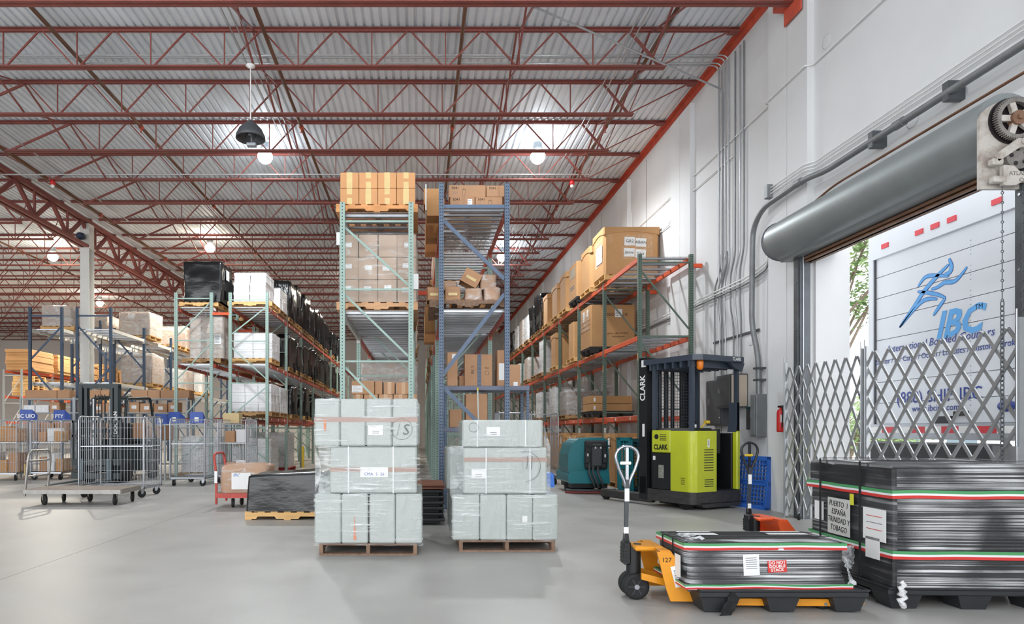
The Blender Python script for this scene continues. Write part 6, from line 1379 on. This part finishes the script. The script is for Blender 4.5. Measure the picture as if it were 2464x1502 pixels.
# bundle dropping to the panels
drops=((12.34,4.45,12.62,3.9,12.62,2.28),(12.22,4.40,12.48,3.75,12.40,2.28),(12.12,4.45,12.34,3.7,12.28,2.28),(12.02,4.5,12.22,3.65,12.17,2.28),(11.80,4.55,11.98,3.7,11.86,2.32),(11.62,4.55,11.80,3.7,11.72,2.32),(11.48,4.6,11.62,3.75,11.58,2.32))
for i,(ya,za,yb,zb_,yc,zc) in enumerate(drops):
    conduit([(xw,ya,8.3 if i>3 else za+.25),(xw,ya,za),(xw,yb,za-.35),(xw,yb,zb_-.1),(xw,yc,zb_-.45),(xw,yc,zc)],.015,'grey conduit bending down the wall to the panels, %s from the left'%ORD[i],M_emt if i%2 else M_emtd,.14)
bar_=tag(MB().box((XW-.03,11.0,3.02),(XW-.005,12.7,3.06)).build('strut_channel',M_guide),'horizontal strut rail crossing the bundle of wall conduits','strut')
for i in range(3): conduit([(xw-.03,10.6,4.55),(xw-.03,10.62,4.12-.06*i),(xw-.03,11.3,4.02-.06*i),(xw-.03,24,4.02-.06*i)],.014,'conduit running along the wall behind the rack, %s of three'%('top','middle','bottom')[i],M_white if i<2 else M_emtd,.15)
conduit([(xw,20,3.92),(xw,14.2,3.92),(xw,13.95,3.6),(xw,13.75,3.2),(xw,13.75,.4)],.016,'dark conduit dropping down the wall beside the rack',M_emtd,.2)
conduit([(xw,17.6,7.3),(xw,17.6,6.1),(xw,14.9,6.1),(xw,14.7,6.4),(xw,11.9,6.4)],.012,'thin conduit jogging along the wall above the GR2 carton',M_white,.1)
# ================================================================ OUTSIDE: TRUCK, TREE, YARD
M_asph=mat('asphalt','#8b8c8b',.9,var=.1,vscale=4); M_tw2=mat('truck_white','#d3d6db',.35,var=.01); M_sil=mat('silver_trim','#b5b9be',.35,metal=.6)
tag(MB().box((6.15,-15,-1.25),(60,40,-1.2)).build('yard_ground',M_asph),kind='structure'); tag(MB().box((5.85,DY0,-.3),(6.15,DY1,0)).build('dock_sill',M_wall),kind='structure')
tag(MB().box((6.15,DY1-.0,-1.2),(6.35,DY1+.5,8.6)).build('trim_2',M_wall),kind='structure')
T=thing('box_truck','white box truck backed to the dock with blue running figure and IBC logo','truck',(7.15,7.55,-1.2)); TW=2.62
B=MB(); B.cham((.06,0,2.38),(6.5,TW,5.55),.02); B.build('cargo_box',M_tw2,T)
for y in (0,TW-.10): bar('rear_frame',T,M_tw2,(-.02,y,2.38),(.08,y+.10,5.5))
bar('rear_frame',T,M_tw2,(-.02,0,5.18),(.08,TW,5.55)); bar('rear_sill',T,M_sil,(-.04,0,2.38),(.08,TW,2.60))
H0,H1=2.60,5.22; nP=8
for i in range(nP):
    z0=H0+(H1-H0)*i/nP; z1=H0+(H1-H0)*(i+1)/nP
    MB().cham((.02,.10,z0+.004),(.055,TW-.10,z1-.004),.004).build('door_panel',M_tw2,T)
for y in (.10,TW-.125): bar('door_seal',T,M_dkgrey,(.0,y,H0),(.03,y+.025,H1))
bar('door_seal',T,M_dkgrey,(.0,.1,H1-.03),(.03,TW-.1,H1))
M_rl=mat('red_marker','#d23b45',.3)
for y in (.35,1.02,1.30,1.58,2.25): bar('marker_lamp',T,M_rl,(-.035,y-.07,5.30),(-.02,y+.07,5.37))
for i in range(9):
    bar('reflective_tape',T,M_rl if i%2 else M_white,(-.045,.05+.28*i,2.47),(-.041,.05+.28*i+.28,2.56))
M_lb=mat('logo_light_blue','#5aa2dd',.4); M_lbd=mat('logo_outline_blue','#2f62b0',.4); M_nv=mat('navy_lettering','#2d3f8c',.4)
# texts face -X; local +Y is to the viewer's left, so place by y measured from the far side
def Q(px,py):      # point on the truck door as local (y,z)
    y=1540*7.17/(px-1010); return (y-7.55,1.3+(1037-py)*y/1540+1.2)
def tt(s,size,px,py,m,shear=0,sx=1.0,bold=0): return text('lettering',s,size,m,T,(.013,)+Q(px,py),LEFT,shear=shear,sx=sx,bold=bold)
tt('IBC',.50,2305,778,M_lb,.28,.95,.016); tt('TM',.09,2357,738,M_lb)
tt('International Bonded Couriers',.155,2252,822,M_nv,.2,.95); tt('Courier / Air Cargo / Ocean / Logistics / Customs Brokerage',.115,2268,850,M_nv,0,.92); tt('(888) SHIP-IBC',.25,2253,954,M_nv,0,.95); tt('www.ibcinc.com',.13,2250,982,M_nv,0,.95)
MB().lathe([(0,-.002),(.1,-.002),(.1,0)],(0,0,0),20,0,'x').build('number_oval',M_nv,T,(.012,)+Q(2424,977)).scale=(1,1.3,.7); text('lettering','123',.08,M_white,T,(.008,)+Q(2424,977),LEFT)
# running figure: tapered strokes, given in (y from right edge, z)
def stroke(P,w,m=None):
    V=[]; n=len(P)
    P=[Vector(p) for p in P]
    L=[];Rr=[]
    for i,p in enumerate(P):
        a=P[max(0,i-1)]; b=P[min(n-1,i+1)]; d=(b-a).normalized(); nn=Vector((-d.y,d.x)); t=i/(n-1); ww=w*math.sin(PI*min(1,max(.0,.12+.76*t)))
        if i in (0,n-1): ww=.003
        L.append(p+nn*ww); Rr.append(p-nn*ww)
    for mm,xo,e in ((M_lbd,.0165,.008),(M_lb,.0145,0)):
        b=MB(); Lq=[p+(p-q).normalized()*e for p,q in zip(L,Rr)]; Rq=[q+(q-p).normalized()*e for p,q in zip(L,Rr)]
        vs=[(xo-.0,v.x,v.y) for v in Lq]+[(xo,v.x,v.y) for v in Rq]; k=n
        b.add(vs,[(i,i+1,k+i+1,k+i) for i in range(k-1)]); b.build('runner_stroke',mm,T)
def Q(px,py):      # truck-door point from photo direction, stored as local (y,z)
    y=1540*(7.17)/(px-1010); return (y-7.55,1.3+(1037-py)*y/1540+1.2)
def curve(pts,n=6):
    out=[]; V=[Vector(p) for p in pts]
    for i in range(len(V)-1):
        a=V[max(0,i-1)];b=V[i];c_=V[i+1];d_=V[min(len(V)-1,i+2)]
        for k in range(n):
            t=k/n; out.append(.5*((2*b)+(c_-a)*t+(2*a-5*b+4*c_-d_)*t*t+(3*b-a-3*c_+d_)*t**3))
    out.append(V[-1]); return out
for P,w in (((Q(2165,788),Q(2195,745),Q(2225,700),Q(2256,664),Q(2284,636)),.028),((Q(2284,622),Q(2290,640),Q(2286,655),Q(2272,661)),.026),((Q(2209,691),Q(2226,668),Q(2250,663),Q(2284,665)),.022),((Q(2328,642),Q(2308,668),Q(2294,678),Q(2274,680),Q(2255,692),Q(2241,696)),.024),
            ((Q(2208,702),Q(2230,704),Q(2256,709),Q(2276,717)),.022),((Q(2276,717),Q(2262,736),Q(2246,760)),.022),((Q(2165,788),Q(2200,745),Q(2222,724),Q(2240,719),Q(2256,720)),.024)): stroke(curve(P),w)
# lift gate and underride
M_lg=mat('black_lift_gate','#2b2b2d',.5,var=.2,vscale=8)
MB().cham((-.28,.15,2.02),(.0,TW-.15,2.34),.02).build('lift_gate',M_lg,T); MB().box((-.2,.2,1.78),(-.06,TW-.2,1.92)).build('lift_gate_beam',M_lg,T)
for y in (.5,TW-.5): MB().cyl((-.30,y,1.93),(-.05,y,1.93),.09,n=14).build('lift_roller',M_steel,T); MB().prism([(-.3,1.5),(0,1.5),(.1,2.1),(-.15,2.1)],y-.14,y-.1,'y').build('lift_arm',M_lg,T)
bar('bumper_bar',T,M_lg,(-.1,.1,.9),(.0,TW-.1,1.05))
for y in (.3,TW-.5):
    for x in (1.2,2.4): MB().lathe([(0,-.14),(.28,-.15),(.48,-.14),(.5,-.1),(.5,.1),(.48,.14),(.28,.15),(0,.14)],(x,y+.1,.5),24,0,'y').build('tyre',M_rubber,T)
bar('chassis',T,M_lg,(.1,.6,1.0),(9.0,TW-.6,1.3)); MB().cham((6.8,.2,.7),(9.0,TW-.2,3.6),.15).build('cab',M_tw2,T)
for y in (.3,TW-.5): MB().lathe([(0,-.14),(.48,-.14),(.5,.1),(0,.14)],(7.8,y+.1,.5),24,0,'y').build('tyre',M_rubber,T)
# door handle hardware
MB().cham((-.03,1.05,2.60),(.02,1.3,2.70),.005).build('door_latch',M_lg,T); MB().cham((-.03,.80,2.70),(.02,1.0,2.76),.005).build('door_latch',M_lg,T)
for y in (.78,1.78):
    for z in [H0+(H1-H0)*i/nP for i in range(1,nP)]:
        for dz in (-.09,-.03,.03,.09): MB().lathe([(.012,0),(.009,-.004),(0,-.005)],(0,0,0),8,0,'x').build('rivet',M_sil,T,(.02,y,z+dz)) if (y<1) else None
# tree outside
M_leaf=mat('tree_leaves','#7d9a5a',.6,rnd=.2,var=.2,vscale=3); M_bark=mat('tree_bark','#8a7b6c',.9,var=.2)
rt=random.Random(3)
def tree(x,y,hh,spread,label,n,trunk=.16,z0=-1.2,tilt=(0,0)):
    t=thing('tree',label,'tree',(x,y,z0)); b=MB(); ends=[]
    b.tube([(0,0,0),(.05,.03,hh*.3),(tilt[0]*.4,tilt[1]*.4,hh*.6)],[trunk,trunk*.8,trunk*.6],8)
    for i in range(11):
        a=i*2.4; r=spread*rt.uniform(.5,1); z=hh*rt.uniform(.55,1.0)
        e=Vector((tilt[0]+r*math.cos(a),tilt[1]+r*math.sin(a),z)); s=Vector((tilt[0]*.4,tilt[1]*.4,hh*rt.uniform(.4,.6)))
        m_=(s+e)/2+Vector((rt.uniform(-.2,.2),rt.uniform(-.2,.2),.3)); b.tube([s,m_,e],[trunk*.4,trunk*.25,trunk*.06],6); ends+= [m_,e,(m_+e)/2]
        for q in range(3):
            e2=m_+(e-m_)*rt.random()+Vector((rt.uniform(-.8,.8),rt.uniform(-.8,.8),rt.uniform(-.5,.4))); b.tube([m_+(e-m_)*.4,e2],[trunk*.14,trunk*.04],5); ends.append(e2)
    b.build('branches',M_bark,t)
    l=MB()
    for i in range(n):
        c_=rt.choice(ends)+Vector((rt.gauss(0,.33),rt.gauss(0,.33),rt.gauss(0,.25))); u=Vector((rt.uniform(-1,1),rt.uniform(-1,1),rt.uniform(-.6,.6))).normalized(); w=u.orthogonal().normalized(); s=rt.uniform(.06,.11)
        l.add([c_-u*s,c_+w*s*.45+Vector((0,0,.01)),c_+u*s,c_-w*s*.45],[(0,1,2,3)])
    o=l.build('foliage',M_leaf,t); o['kind']='stuff'
    return t
tree(9.55,15.8,8.6,2.3,'leafy tree showing above the gate between wall and truck',4600,trunk=.10,tilt=(1.2,-.2))
tree(16.1,24,3.4,1.6,'low green tree further out behind the scissor gate',1800,.12); tree(20,27.5,3.4,1.7,'distant bushy tree behind the scissor gate',1800,.12)
t=thing('building','pale low building across the yard','building',(18,34,-1.2)); MB().box((0,0,0),(14,6,4.0)).build('wall',M_wallw,t); MB().box((-.3,-.3,4.0),(14.3,6.3,4.3)).build('roof',M_white,t)
for i in range(4): MB().box((1+3*i,-.02,1.4),(2.6+3*i,.0,2.6)).build('window',mat('dark_glass','#6e8088',.2) if 'dark_glass' not in MATS else MATS['dark_glass'],t)
b=tag(MB().box((0,0,-1.2),(14,.3,-.9)).build('kerb',M_wallw,None,(9,20,0)),'pale kerb across the yard outside','kerb')
